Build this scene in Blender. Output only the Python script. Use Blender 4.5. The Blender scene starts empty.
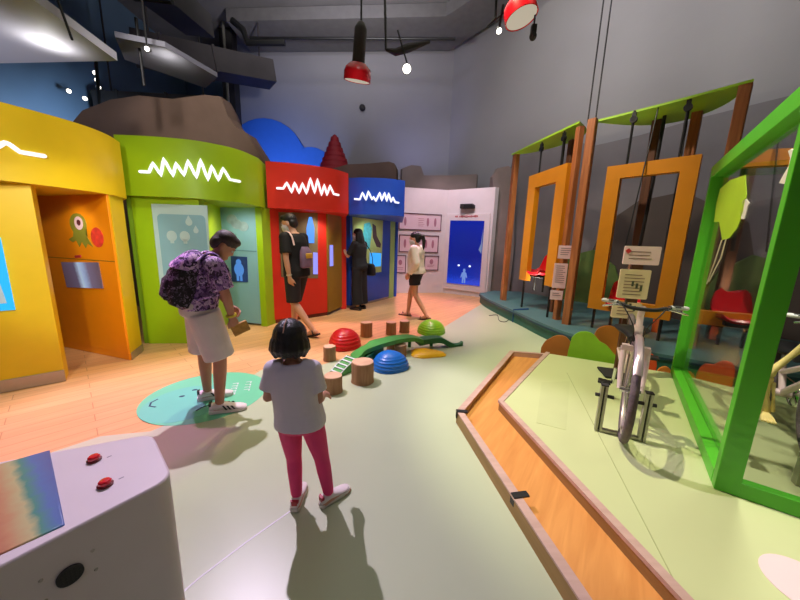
import bpy, bmesh, math, random
from mathutils import Vector, Matrix, Quaternion
random.seed(7)
PI = math.pi
SC = bpy.context.scene
COL = SC.collection
V = Vector

# ------------------------------------------------------------------ materials
def lin(c):
    c /= 255.0
    return c / 12.92 if c <= 0.04045 else ((c + 0.055) / 1.055) ** 2.4
def rgb(r, g, b): return (lin(r), lin(g), lin(b), 1.0)
MATS = {}
def mat(name, col, rough=0.5, metal=0.0, var=0.06, scale=6.0, bump=0.0, bscale=80.0, coat=0.0, spec=0.5):
    """principled material with a little procedural colour variation and bump"""
    if name in MATS: return MATS[name]
    m = bpy.data.materials.new(name); m.use_nodes = True
    nt = m.node_tree; N = nt.nodes; L = nt.links
    b = N['Principled BSDF']
    c = rgb(*col)
    tc = N.new('ShaderNodeTexCoord')
    if var > 0:
        no = N.new('ShaderNodeTexNoise'); no.inputs['Scale'].default_value = scale; no.inputs['Detail'].default_value = 4
        L.new(tc.outputs['Object'], no.inputs['Vector'])
        rp = N.new('ShaderNodeValToRGB')
        rp.color_ramp.elements[0].position = 0.3; rp.color_ramp.elements[1].position = 0.7
        rp.color_ramp.elements[0].color = tuple(v * (1 - var) for v in c[:3]) + (1,)
        rp.color_ramp.elements[1].color = tuple(min(1, v * (1 + var)) for v in c[:3]) + (1,)
        L.new(no.outputs['Fac'], rp.inputs['Fac']); L.new(rp.outputs['Color'], b.inputs['Base Color'])
    else:
        b.inputs['Base Color'].default_value = c
    b.inputs['Roughness'].default_value = rough; b.inputs['Metallic'].default_value = metal
    b.inputs['Specular IOR Level'].default_value = spec
    if coat: b.inputs['Coat Weight'].default_value = coat; b.inputs['Coat Roughness'].default_value = 0.1
    if bump > 0:
        n2 = N.new('ShaderNodeTexNoise'); n2.inputs['Scale'].default_value = bscale
        L.new(tc.outputs['Object'], n2.inputs['Vector'])
        bp = N.new('ShaderNodeBump'); bp.inputs['Strength'].default_value = bump; bp.inputs['Distance'].default_value = 0.02
        L.new(n2.outputs['Fac'], bp.inputs['Height']); L.new(bp.outputs['Normal'], b.inputs['Normal'])
    MATS[name] = m
    return m
def emit(name, col, strength):
    if name in MATS: return MATS[name]
    m = bpy.data.materials.new(name); m.use_nodes = True
    b = m.node_tree.nodes['Principled BSDF']
    b.inputs['Base Color'].default_value = (0.02, 0.02, 0.02, 1)
    b.inputs['Emission Color'].default_value = rgb(*col); b.inputs['Emission Strength'].default_value = strength
    b.inputs['Roughness'].default_value = 0.3
    MATS[name] = m
    return m
def woodmat(name, c1, c2, rough=0.5, planks=None, axis=(1, 1, 1), rot=0.0, scale=3.0):
    if name in MATS: return MATS[name]
    m = bpy.data.materials.new(name); m.use_nodes = True
    nt = m.node_tree; N = nt.nodes; L = nt.links; b = N['Principled BSDF']
    tc = N.new('ShaderNodeTexCoord'); mp = N.new('ShaderNodeMapping')
    mp.inputs['Rotation'].default_value = (0, 0, rot); L.new(tc.outputs['Object'], mp.inputs['Vector'])
    m2 = N.new('ShaderNodeMapping'); m2.inputs['Scale'].default_value = axis; L.new(mp.outputs['Vector'], m2.inputs['Vector'])
    no = N.new('ShaderNodeTexNoise'); no.inputs['Scale'].default_value = scale; no.inputs['Detail'].default_value = 8; no.inputs['Distortion'].default_value = 0.6
    L.new(m2.outputs['Vector'], no.inputs['Vector'])
    rp = N.new('ShaderNodeValToRGB'); rp.color_ramp.elements[0].position = 0.3; rp.color_ramp.elements[1].position = 0.7
    rp.color_ramp.elements[0].color = rgb(*c1); rp.color_ramp.elements[1].color = rgb(*c2)
    L.new(no.outputs['Fac'], rp.inputs['Fac'])
    out = rp.outputs['Color']
    if planks:
        br = N.new('ShaderNodeTexBrick'); br.inputs['Scale'].default_value = 1.0
        br.inputs['Brick Width'].default_value = planks[0]; br.inputs['Row Height'].default_value = planks[1]
        br.inputs['Mortar Size'].default_value = 0.003; br.offset = 0.37
        br.inputs['Color1'].default_value = (0.88, 0.88, 0.88, 1); br.inputs['Color2'].default_value = (1, 1, 1, 1); br.inputs['Mortar'].default_value = (0.6, 0.55, 0.5, 1)
        L.new(mp.outputs['Vector'], br.inputs['Vector'])
        mx = N.new('ShaderNodeMix'); mx.data_type = 'RGBA'; mx.blend_type = 'MULTIPLY'; mx.inputs[0].default_value = 1.0
        L.new(out, mx.inputs[6]); L.new(br.outputs['Color'], mx.inputs[7]); out = mx.outputs[2]
    L.new(out, b.inputs['Base Color']); b.inputs['Roughness'].default_value = rough
    MATS[name] = m
    return m
def stripes(name, stops, direction, rough=0.3, noise=0.1, glow=0.0, off=0.0):
    """picture-like colour bands along a direction (object space 0..1)"""
    m = bpy.data.materials.new(name); m.use_nodes = True
    nt = m.node_tree; N = nt.nodes; L = nt.links; b = N['Principled BSDF']
    tc = N.new('ShaderNodeTexCoord'); dt = N.new('ShaderNodeVectorMath'); dt.operation = 'DOT_PRODUCT'
    dt.inputs[1].default_value = direction
    L.new(tc.outputs['Object'], dt.inputs[0])
    no = N.new('ShaderNodeTexNoise'); no.inputs['Scale'].default_value = 30; L.new(tc.outputs['Object'], no.inputs['Vector'])
    ad = N.new('ShaderNodeMath'); ad.operation = 'MULTIPLY_ADD'; ad.inputs[1].default_value = noise
    L.new(no.outputs['Fac'], ad.inputs[0]); L.new(dt.outputs['Value'], ad.inputs[2])
    rp = N.new('ShaderNodeValToRGB'); cr = rp.color_ramp
    cr.elements[0].position = stops[0][0]; cr.elements[0].color = rgb(*stops[0][1])
    cr.elements[1].position = stops[-1][0]; cr.elements[1].color = rgb(*stops[-1][1])
    for p, c in stops[1:-1]:
        e = cr.elements.new(p); e.color = rgb(*c)
    a2 = N.new('ShaderNodeMath'); a2.operation = 'ADD'; a2.inputs[1].default_value = off; L.new(ad.outputs['Value'], a2.inputs[0])
    L.new(a2.outputs['Value'], rp.inputs['Fac']); L.new(rp.outputs['Color'], b.inputs['Base Color'])
    b.inputs['Roughness'].default_value = rough
    if glow:
        L.new(rp.outputs['Color'], b.inputs['Emission Color']); b.inputs['Emission Strength'].default_value = glow
    MATS[name] = m
    return m
def floral(name, cols, scale, rough=0.8):
    m = bpy.data.materials.new(name); m.use_nodes = True
    nt = m.node_tree; N = nt.nodes; L = nt.links; b = N['Principled BSDF']
    tc = N.new('ShaderNodeTexCoord')
    no = N.new('ShaderNodeTexNoise'); no.inputs['Scale'].default_value = scale * 0.6; L.new(tc.outputs['Object'], no.inputs['Vector'])
    mx = N.new('ShaderNodeMix'); mx.data_type = 'RGBA'; mx.inputs[0].default_value = 0.12
    L.new(tc.outputs['Object'], mx.inputs[6]); L.new(no.outputs['Color'], mx.inputs[7])
    vo = N.new('ShaderNodeTexVoronoi'); vo.inputs['Scale'].default_value = scale; L.new(mx.outputs[2], vo.inputs['Vector'])
    rp = N.new('ShaderNodeValToRGB'); rp.color_ramp.interpolation = 'CONSTANT'; cr = rp.color_ramp
    cr.elements[0].position = 0; cr.elements[0].color = rgb(*cols[0]); cr.elements[1].position = 1 - 1 / len(cols); cr.elements[1].color = rgb(*cols[-1])
    for i, c in enumerate(cols[1:-1]):
        e = cr.elements.new((i + 1) / len(cols)); e.color = rgb(*c)
    sp = N.new('ShaderNodeSeparateColor'); L.new(vo.outputs['Color'], sp.inputs[0])
    L.new(sp.outputs[0], rp.inputs['Fac']); L.new(rp.outputs['Color'], b.inputs['Base Color'])
    b.inputs['Roughness'].default_value = rough
    MATS[name] = m
    return m

# ------------------------------------------------------------------ mesh tools
def unit(v):
    v = V(v); return v.normalized() if v.length > 1e-9 else V((0, 0, 1))
class MB:
    """collects closed shapes and links them as ONE mesh object"""
    def __init__(s): s.bm = bmesh.new()
    def loft(s, rings, cap=True, closed=True):
        vs = [[s.bm.verts.new(p) for p in r] for r in rings]
        n = len(vs[0])
        for a, b in zip(vs[:-1], vs[1:]):
            for i in range(n if closed else n - 1):
                j = (i + 1) % n
                s.bm.faces.new((a[i], a[j], b[j], b[i]))
        if cap:
            s.bm.faces.new(list(reversed(vs[0]))); s.bm.faces.new(vs[-1])
        return s
    def box(s, c, d, M=None):
        x, y, z = d[0] / 2, d[1] / 2, d[2] / 2
        pts = [V(p) for p in ((-x, -y, -z), (x, -y, -z), (x, y, -z), (-x, y, -z), (-x, -y, z), (x, -y, z), (x, y, z), (-x, y, z))]
        if M is not None: pts = [M @ p for p in pts]
        pts = [p + V(c) for p in pts]
        return s.loft([pts[:4], pts[4:]])
    def prism(s, poly, z0, z1):
        return s.loft([[V((p[0], p[1], z0)) for p in poly], [V((p[0], p[1], z1)) for p in poly]])
    def slab(s, poly, y0, y1):
        """outline in the local x-z plane, thickness along y"""
        return s.loft([[V((p[0], y0, p[1])) for p in poly], [V((p[0], y1, p[1])) for p in poly]])
    def tube(s, pts, rad, n=10, round_ends=False, flat=1.0):
        pts = [V(p) for p in pts]
        if not isinstance(rad, (list, tuple)): rad = [rad] * len(pts)
        if round_ends:
            a = unit(pts[0] - pts[1]); b = unit(pts[-1] - pts[-2]); r0, r1 = rad[0], rad[-1]
            pre = [(pts[0] + a * r0 * math.sin(t), max(1e-4, r0 * math.cos(t))) for t in (1.45, 1.0, 0.5)]
            post = [(pts[-1] + b * r1 * math.sin(t), max(1e-4, r1 * math.cos(t))) for t in (0.5, 1.0, 1.45)]
            pts = [p for p, _ in pre] + pts + [p for p, _ in post]; rad = [r for _, r in pre] + list(rad) + [r for _, r in post]
        t0 = unit(pts[1] - pts[0]); up = V((0, 0, 1)) if abs(t0.z) < 0.9 else V((0, 1, 0))
        u = unit(t0.cross(up)); rings = []; prev = t0
        for i, p in enumerate(pts):
            if i == 0: t = t0
            elif i == len(pts) - 1: t = unit(pts[i] - pts[i - 1])
            else: t = unit(unit(pts[i + 1] - pts[i]) + unit(pts[i] - pts[i - 1]))
            q = prev.rotation_difference(t); u = unit(q @ u); prev = t
            w = unit(t.cross(u))
            rings.append([p + (u * math.cos(2 * PI * k / n) + w * flat * math.sin(2 * PI * k / n)) * rad[i] for k in range(n)])
        return s.loft(rings)
    def lathe(s, prof, c=(0, 0, 0), n=28, M=None):
        rings = []
        for r, z in prof:
            ring = [V((max(r, 1e-4) * math.cos(2 * PI * k / n), max(r, 1e-4) * math.sin(2 * PI * k / n), z)) for k in range(n)]
            if M is not None: ring = [M @ p for p in ring]
            rings.append([p + V(c) for p in ring])
        return s.loft(rings)
    def ell(s, c, r, M=None, n=16, m=10):
        rings = []
        for i in range(m + 1):
            a = -PI / 2 + PI * i / m; a = max(-1.5, min(1.5, a))
            ring = [V((r[0] * math.cos(a) * math.cos(2 * PI * k / n), r[1] * math.cos(a) * math.sin(2 * PI * k / n), r[2] * math.sin(a))) for k in range(n)]
            if M is not None: ring = [M @ p for p in ring]
            rings.append([p + V(c) for p in ring])
        return s.loft(rings)
    def torus(s, c, R, r, M=None, n=40, m=8, sx=1.0):
        vs = []
        for i in range(n):
            a = 2 * PI * i / n
            ring = []
            for k in range(m):
                b = 2 * PI * k / m
                p = V(((R + r * math.cos(b)) * math.cos(a), (R + r * math.cos(b)) * math.sin(a), r * sx * math.sin(b)))
                if M is not None: p = M @ p
                ring.append(s.bm.verts.new(p + V(c)))
            vs.append(ring)
        for i in range(n):
            for k in range(m):
                s.bm.faces.new((vs[i][k], vs[(i + 1) % n][k], vs[(i + 1) % n][(k + 1) % m], vs[i][(k + 1) % m]))
        return s
    def build(s, name, m, parent=None, world=False, bevel=0.0, smooth=True, remesh=0.0, relax=0, label=None, subsurf=0, bseg=2):
        bm = s.bm
        if world and parent is not None:
            bm.transform(chain(parent).inverted())
        bmesh.ops.recalc_face_normals(bm, faces=bm.faces)
        me = bpy.data.meshes.new(name); bm.to_mesh(me); bm.free()
        o = bpy.data.objects.new(name, me); COL.objects.link(o)
        me.materials.append(m)
        if parent is not None: o.parent = parent
        if smooth:
            for p in me.polygons: p.use_smooth = True
        if remesh:
            md = o.modifiers.new('r', 'REMESH'); md.mode = 'VOXEL'; md.voxel_size = remesh; md.use_smooth_shade = True
            if relax:
                ms = o.modifiers.new('s', 'SMOOTH'); ms.factor = 0.5; ms.iterations = relax
            bake(o)
        if bevel:
            md = o.modifiers.new('b', 'BEVEL'); md.width = bevel; md.segments = bseg; md.limit_method = 'ANGLE'; md.angle_limit = math.radians(40)
            md.harden_normals = False
        if smooth and not remesh:
            sharp(o)
        if label: o['label'] = label
        return o
def bake(o):
    dg = bpy.context.evaluated_depsgraph_get(); dg.update()
    me = bpy.data.meshes.new_from_object(o.evaluated_get(dg))
    old = o.data; ms = list(old.materials); o.modifiers.clear(); o.data = me
    if not me.materials:
        for mm in ms: me.materials.append(mm)
    for p in me.polygons: p.use_smooth = True
def sharp(o, ang=38):
    """smooth shading but creases stay crisp"""
    bm = bmesh.new(); bm.from_mesh(o.data); lim = math.radians(ang)
    for e in bm.edges:
        if len(e.link_faces) == 2 and e.calc_face_angle(0) > lim: e.smooth = False
    bm.to_mesh(o.data); bm.free()
def chain(o):
    m = Matrix.Identity(4)
    while o is not None:
        m = o.matrix_basis @ m; o = o.parent
    return m
def tag(o, label, cat, group=None, kind=None):
    o['label'] = label; o['category'] = cat
    if group: o['group'] = group
    if kind: o['kind'] = kind
    return o
def thing(name, label, cat, loc=(0, 0, 0), rotz=0.0, group=None):
    o = bpy.data.objects.new(name, None); COL.objects.link(o); o.empty_display_size = 0.1
    o.location = loc; o.rotation_euler = (0, 0, rotz)
    return tag(o, label, cat, group)
def struct(o):
    o['kind'] = 'structure'; return o
def wall_frame(A, B):
    """x runs along A->B, y points away from the viewer"""
    return (A[0], A[1], 0.0), math.atan2(B[1] - A[1], B[0] - A[0]), math.hypot(B[0] - A[0], B[1] - A[1])
def dup(root, **kw):
    r = root.copy(); COL.objects.link(r)
    for ch in list(root.children):
        c = ch.copy(); COL.objects.link(c); c.parent = r
        for g in list(ch.children):
            d = g.copy(); COL.objects.link(d); d.parent = c
    return r
def curve(P, n=8):
    P = [V(p) for p in P]; P = [2 * P[0] - P[1]] + P + [2 * P[-1] - P[-2]]; o = []
    for i in range(1, len(P) - 2):
        a, b, c, d = P[i - 1:i + 3]
        for k in range(n):
            t = k / n
            o.append(0.5 * ((2 * b) + (c - a) * t + (2 * a - 5 * b + 4 * c - d) * t * t + (3 * b - a - 3 * c + d) * t ** 3))
    o.append(P[-2]); return o
def RX(a): return Matrix.Rotation(a, 3, 'X')
def RY(a): return Matrix.Rotation(a, 3, 'Y')
def RZ(a): return Matrix.Rotation(a, 3, 'Z')
def circle(cx, cz, r, n=24, sx=1.0): return [(cx + r * sx * math.cos(2 * PI * k / n), cz + r * math.sin(2 * PI * k / n)) for k in range(n)]
def rrect(x0, z0, x1, z1, r, n=5):
    o = []
    for cx, cz, a in ((x1 - r, z1 - r, 0), (x0 + r, z1 - r, PI / 2), (x0 + r, z0 + r, PI), (x1 - r, z0 + r, 1.5 * PI)):
        for k in range(n + 1):
            t = a + PI / 2 * k / n; o.append((cx + r * math.cos(t), cz + r * math.sin(t)))
    return o
def spot(name, loc, target, power, col, size=50, blend=0.4, radius=0.08):
    l = bpy.data.lights.new(name, 'SPOT'); l.energy = power; l.color = col; l.spot_size = math.radians(size); l.spot_blend = blend; l.shadow_soft_size = radius
    o = bpy.data.objects.new(name, l); COL.objects.link(o); o.location = loc
    o.rotation_euler = (V(target) - V(loc)).to_track_quat('-Z', 'Y').to_euler()
    return o
def bars(mb, x0, x1, z, n, y, dz=0.02, h=0.006):
    """rows of small printed lines"""
    for k in range(n):
        xe = x1 - (x1 - x0) * random.uniform(0.0, 0.3)
        mb.box(((x0 + xe) / 2, y, z - k * dz), (xe - x0, 0.002, h))

# ------------------------------------------------------------------ palette
M = {}
M['wood_floor'] = woodmat('wood_floor_mat', (222, 168, 112), (231, 180, 124), 0.42, planks=(1.2, 0.12), axis=(1.0, 9, 1), rot=math.radians(-47), scale=2.2)
M['vinyl'] = mat('vinyl_mat', (186, 196, 162), 0.33, var=0.03, scale=1.2, bump=0.03, bscale=300)
M['plat'] = mat('platform_mat', (200, 208, 152), 0.45, var=0.03, scale=1.5)
M['ceil'] = mat('ceiling_mat', (112, 110, 114), 0.8, var=0.15, scale=1.2)
M['wall'] = mat('wall_mat', (150, 148, 152), 0.85, var=0.06, scale=0.6, bump=0.05, bscale=20)
M['wall_blue'] = mat('wall_blue_mat', (88, 112, 138), 0.6, var=0.1, scale=0.8)
M['white'] = mat('white_mat', (226, 218, 222), 0.5, var=0.02)
M['offwhite'] = mat('offwhite_mat', (205, 202, 200), 0.5, var=0.04)
M['yellow'] = mat('yellow_mat', (228, 190, 18), 0.45, var=0.03)
M['orange'] = mat('orange_mat', (246, 148, 8), 0.42, var=0.03)
M['lime'] = mat('lime_mat', (152, 190, 16), 0.45, var=0.03)
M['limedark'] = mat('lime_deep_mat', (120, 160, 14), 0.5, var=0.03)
M['red'] = mat('red_mat', (214, 44, 28), 0.45, var=0.03)
M['blue'] = mat('blue_mat', (38, 84, 200), 0.45, var=0.03)
M['olive'] = mat('olive_mat', (150, 112, 30), 0.5, var=0.06)
M['palegreen'] = mat('palegreen_mat', (150, 200, 120), 0.5, var=0.03)
M['steel'] = mat('steel_mat', (176, 168, 160), 0.35, 0.8, var=0.05)
M['chrome'] = mat('chrome_mat', (220, 220, 222), 0.18, 1.0, var=0)
M['alu'] = mat('aluminium_mat', (168, 166, 152), 0.4, 0.7, var=0.04)
M['black'] = mat('black_mat', (20, 20, 22), 0.5, var=0.05)
M['dark'] = mat('dark_mat', (44, 42, 44), 0.7, var=0.15, scale=3)
M['duct'] = mat('duct_mat', (66, 62, 66), 0.6, 0.2, var=0.2, scale=2)
M['sail'] = mat('soffit_mat', (186, 184, 196), 0.6, var=0.06, scale=0.8)
M['sail2'] = mat('soffit_grey_mat', (112, 112, 124), 0.6, var=0.08, scale=0.8)
M['rock'] = mat('rock_brown_mat', (112, 90, 78), 0.9, var=0.12, scale=2, bump=0.15, bscale=8)
M['rock2'] = mat('rock_grey_mat', (138, 124, 120), 0.9, var=0.12, scale=2, bump=0.15, bscale=8)
M['panelblue'] = mat('panel_blue_mat', (130, 176, 192), 0.5, var=0.02)
M['panelpale'] = mat('panel_pale_mat', (176, 206, 210), 0.5, var=0.02)
M['printwhite'] = mat('print_white_mat', (226, 234, 232), 0.6, var=0)
M['ink'] = mat('ink_mat', (70, 60, 70), 0.7, var=0)
M['inkred'] = mat('ink_red_mat', (190, 40, 50), 0.7, var=0)
M['glow'] = emit('glow_white', (255, 252, 255), 1.1)
M['lampglow'] = emit('lamp_glow', (255, 240, 215), 14.0)
M['spotglow'] = emit('spot_glow', (255, 246, 232), 5.0)
M['dimglow'] = mat('lamp_diffuser_mat', (232, 222, 200), 0.5, var=0.05)
M['cyan'] = emit('cyan_screen', (20, 170, 235), 1.2)
M['post'] = woodmat('post_wood', (150, 84, 44), (190, 118, 66), 0.55, axis=(8, 8, 0.8), scale=3)
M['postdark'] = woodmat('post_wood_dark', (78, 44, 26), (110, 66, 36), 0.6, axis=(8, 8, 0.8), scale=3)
M['framey'] = mat('frame_amber_mat', (216, 138, 14), 0.45, var=0.04)
M['leafroof'] = mat('leaf_roof_mat', (160, 210, 40), 0.5, var=0.08, scale=2)
M['seatred'] = mat('seat_red_mat', (222, 20, 36), 0.25, var=0.02, coat=0.5)
M['teal'] = mat('teal_deck_mat', (78, 116, 122), 0.45, var=0.06)
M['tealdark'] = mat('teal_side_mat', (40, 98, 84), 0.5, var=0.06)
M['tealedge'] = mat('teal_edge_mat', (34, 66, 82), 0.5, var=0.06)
M['trough'] = woodmat('trough_wood', (206, 136, 66), (228, 160, 86), 0.45, axis=(0.8, 9, 1), rot=math.radians(-55), scale=2.5)
M['troughside'] = woodmat('trough_side_wood', (150, 116, 62), (172, 134, 78), 0.55, axis=(1, 1, 8), scale=2.5)
M['rim'] = woodmat('rim_wood', (190, 156, 142), (206, 172, 158), 0.5, axis=(1, 8, 1), scale=3)
M['bark'] = woodmat('stump_bark', (146, 106, 74), (176, 134, 96), 0.75, axis=(6, 6, 0.6), scale=5)
M['endgrain'] = woodmat('stump_top', (206, 164, 130), (224, 184, 150), 0.65, axis=(1, 1, 1), scale=6)
M['bushbrown'] = mat('bush_brown_mat', (176, 104, 44), 0.55, var=0.06)
M['bushgreen'] = mat('bush_green_mat', (136, 188, 40), 0.55, var=0.06)
M['bushdkgreen'] = mat('bush_dark_green_mat', (98, 140, 36), 0.55, var=0.06)
M['bushred'] = mat('bush_red_mat', (226, 84, 36), 0.55, var=0.06)
M['bushorange'] = mat('bush_orange_mat', (216, 130, 50), 0.55, var=0.06)
M['signpink'] = mat('sign_pink_mat', (240, 206, 212), 0.5, var=0.01)
M['signtan'] = mat('sign_tan_mat', (226, 204, 164), 0.5, var=0.03)
M['encl'] = mat('enclosure_green_mat', (86, 190, 44), 0.4, var=0.03)
M['croc'] = mat('beam_green_mat', (72, 152, 66), 0.5, var=0.12, scale=8)
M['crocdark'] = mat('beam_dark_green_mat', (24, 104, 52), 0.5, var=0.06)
M['domered'] = mat('dome_red_mat', (216, 26, 30), 0.35, var=0.02)
M['domeblue'] = mat('dome_blue_mat', (24, 110, 200), 0.35, var=0.02)
M['domegreen'] = mat('dome_green_mat', (134, 200, 34), 0.35, var=0.02)
M['domeyellow'] = mat('dome_yellow_mat', (250, 190, 20), 0.35, var=0.02)
M['decal'] = mat('floor_decal_mat', (112, 206, 158), 0.4, var=0.02)
M['decalface'] = mat('floor_decal_face_mat', (108, 200, 172), 0.4, var=0.02)
M['cloud'] = mat('cloud_blue_mat', (52, 116, 206), 0.8, var=0.03)
M['lav'] = mat('kiosk_mat', (212, 200, 202), 0.42, var=0.02)
M['arcade'] = mat('button_red_mat', (214, 20, 36), 0.2, var=0, coat=0.8)

# ------------------------------------------------------------------ room shell
WA0, WA1 = (-5.6, 10.55), (1.36, 10.1)
WB1 = (7.2, 2.56)
CEIL = 7.0
struct(MB().box((0, 3.5, -0.06), (19, 16, 0.12)).build('floor', M['wood_floor'], smooth=False))
vin = [(-2.26, 1.55), (-1.99, 1.87), (-1.71, 1.94), (-1.61, 2.09), (-1.41, 3.01), (-0.83, 3.19), (0.64, 4.71), (1.87, 6.95), (2.28, 7.93)]
vin = [(-2.9, 0.7)] + vin + [(2.3, 8.05), (7.0, 2.4), (7.2, -4), (-2.9, -4)]
struct(MB().prism(vin, 0.0, 0.003).build('floor_vinyl', M['vinyl'], smooth=False))
seam = [(-0.85, 0.87), (-0.77, 1.01), (-0.66, 1.16), (-0.52, 1.33)]
def ribbon(pts, w):
    L_ = []; R_ = []
    for i, p in enumerate(pts):
        a = V((*pts[max(i - 1, 0)], 0)); b = V((*pts[min(i + 1, len(pts) - 1)], 0)); d = (b - a).normalized(); n_ = V((-d.y, d.x, 0)) * w / 2
        L_.append((p[0] + n_.x, p[1] + n_.y)); R_.append((p[0] - n_.x, p[1] - n_.y))
    return L_ + list(reversed(R_))
struct(MB().prism(ribbon(seam, 0.008), 0.003, 0.004).build('trim_1', mat('weld_white', (224, 222, 222), 0.4, var=0), smooth=False))
struct(MB().box((0, 3.5, CEIL + 0.1), (19, 16, 0.2)).build('ceiling', M['ceil'], smooth=False))
def wallbox(name, a, b, z0, z1, th, m):
    (lx, ly, _), rz, L = wall_frame(a, b)
    o = MB().box((L / 2, th / 2, (z0 + z1) / 2), (L, th, z1 - z0)).build(name, m, smooth=False)
    o.location = (lx, ly, 0); o.rotation_euler = (0, 0, rz)
    return struct(o)
wallbox('wall_back', WA0, WA1, 0, CEIL, 0.2, M['wall'])
wallbox('wall_right', WA1, WB1, 0, CEIL, 0.2, M['wall'])
wallbox('wall_left', (-7.2, -4), (-7.2, 11.2), 0, CEIL, 0.2, M['wall_blue'])
wallbox('wall_rear', (7.4, -4), (-7.4, -4), 0, CEIL, 0.2, M['wall'])
wallbox('wall_side', WB1, (7.2, -4), 0, CEIL, 0.2, M['wall'])
wallbox('wall_alcove', (-7.2, 11.2), (-5.6, 10.55), 0, CEIL, 0.2, M['wall_blue'])

# cloud painted on the back wall, the cone and little fittings
(wx, wy, _), wr, wl = wall_frame(WA0, WA1)
def on_back(px, z): return ((px - WA0[0]) / math.cos(wr), z)
cl = thing('cloud_mural', 'flat blue cloud shape on the grey back wall above the booths', 'mural', (wx, wy, 0), wr)
cu = []
for a, b, r, a0, a1 in ((1.2, 3.62, 1.36, PI, 0.36), (2.65, 3.3, 0.86, 1.9, -0.0)):
    for k in range(15):
        t = a0 + (a1 - a0) * k / 14; cu.append((a + r * math.cos(t), b + r * math.sin(t)))
MB().slab(cu + [(3.51, 2.4), (-0.16, 2.4)], -0.02, -0.002).build('cloud_panel', M['cloud'], cl, smooth=False)
pg = thing('ribbed_cone', 'red ribbed cone standing behind the red booth under the back wall', 'decoration', (-2.0, 9.55, 0))
mb = MB(); prof = []
for k in range(8):
    z = 3.1 + 0.145 * k; r = 0.52 * (1 - k / 8.6)
    prof += [(r + 0.03, z), (r + 0.01, z + 0.10), (r - 0.035, z + 0.11), (r - 0.035, z + 0.14)]
mb.lathe([(0.0, 3.1)] + prof + [(0.0, 4.3)], n=20).build('cone', mat('cone_red_mat', (150, 20, 34), 0.7, var=0.1), pg)
MB().tube([(0, 0, 0), (0, 0, 3.12)], 0.05).build('pole', M['dark'], pg)
mb = MB(); mb.ell((0, 0, 0), (0.09, 0.08, 0.09)); mb.box((0, 0.1, 0.0), (0.05, 0.16, 0.05))
o = mb.build('security_camera', M['dark']); o.location = (-1.3, 10.2, 5.26); tag(o, 'small dark dome camera high on the grey back wall right of the cone', 'camera')

# ------------------------------------------------------------------ fake rock behind the booths
def rock(name, label, poly, y0, y1, m, taper=0.06):
    cx = sum(p[0] for p in poly) / len(poly)
    mb = MB()
    mb.loft([[V((p[0], y0, p[1])) for p in poly], [V((cx + (p[0] - cx) * (1 + taper), (y0 + y1) / 2, p[1])) for p in poly],
             [V((cx + (p[0] - cx) * 1.0, y1, p[1] * (1 - taper))) for p in poly]])
    o = mb.build(name, m, smooth=False)
    return tag(o, label, 'rockwork')
rock('rockwork', 'large brown rock ridge rising behind the yellow and lime booths', [(-5.9, 0.0), (-5.9, 3.0), (-5.5, 3.38), (-5.0, 3.56), (-4.5, 3.64), (-3.95, 3.6), (-3.4, 3.68), (-3.12, 3.66), (-3.02, 3.36), (-2.9, 3.2), (-2.72, 3.1), (-2.42, 2.62), (-2.3, 0.0)], 5.75, 6.3, M['rock'], 0.03)
rock('rockwork', 'low brown rock top showing above the blue booth', [(-1.9, 0), (-1.9, 3.2), (-1.5, 3.32), (-0.9, 3.36), (-0.4, 3.42), (-0.26, 3.38), (-0.2, 3.26), (-0.15, 0)], 8.75, 9.3, M['rock'])
rock('rockwork', 'pale brown rock crest rising behind the white framed-picture wall', [(-0.05, 0), (-0.04, 3.26), (0.2, 3.35), (0.45, 3.33), (0.54, 3.1), (1.3, 3.12), (1.95, 3.17), (2.0, 0)], 8.75, 9.1, M['rock2'])
rock('rockwork', 'grey rock side wall between the blue screen wall and the swing seat', [(2.26, 0), (2.25, 2.4), (2.14, 2.95), (2.24, 3.14), (2.5, 3.2), (2.66, 3.1), (2.74, 2.4), (2.82, 1.2), (2.8, 0)], 7.9, 8.12, M['rock2'])

# ------------------------------------------------------------------ the coloured listening booths
def wave(parent, pts):
    return MB().tube([V(p) for p in pts], 0.0165, n=8, round_ends=True).build('wave_sign', M['glow'], parent, world=True)
def fascia(parent, cpts, back, z0, z1, m):
    c = [(p.x, p.y) for p in curve([V((a, b, 0)) for a, b in cpts], 8)]
    return MB().prism(c + back, z0, z1).build('fascia', m, parent, world=True)
def panel(parent, name, A, B, th, z0, z1, m, u0=0.0, u1=None, bev=0.004, d=0.0):
    """upright board on the plane A-B; d lifts it toward the viewer"""
    (x, y, _), r, L = wall_frame(A, B)
    u1 = L if u1 is None else u1
    mb = MB().box(((u0 + u1) / 2, th / 2 - d, (z0 + z1) / 2), (u1 - u0, th, z1 - z0))
    mb.bm.transform(Matrix.Translation((x, y, 0)) @ Matrix.Rotation(r, 4, 'Z'))
    return mb.build(name, m, parent, world=True, bevel=bev, smooth=False)
def plaque(parent, name, A, B, poly, d0, d1, m, glow=False):
    (x, y, _), r, L = wall_frame(A, B)
    mb = MB().slab(poly, -d1, -d0)
    mb.bm.transform(Matrix.Translation((x, y, 0)) @ Matrix.Rotation(r, 4, 'Z'))
    return mb.build(name, m, parent, world=True, smooth=False)
def plaquemb(parent, name, A, B, mb, m):
    (x, y, _), r, L = wall_frame(A, B)
    mb.bm.transform(Matrix.Translation((x, y, 0)) @ Matrix.Rotation(r, 4, 'Z'))
    return mb.build(name, m, parent, world=True, smooth=False)

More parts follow.
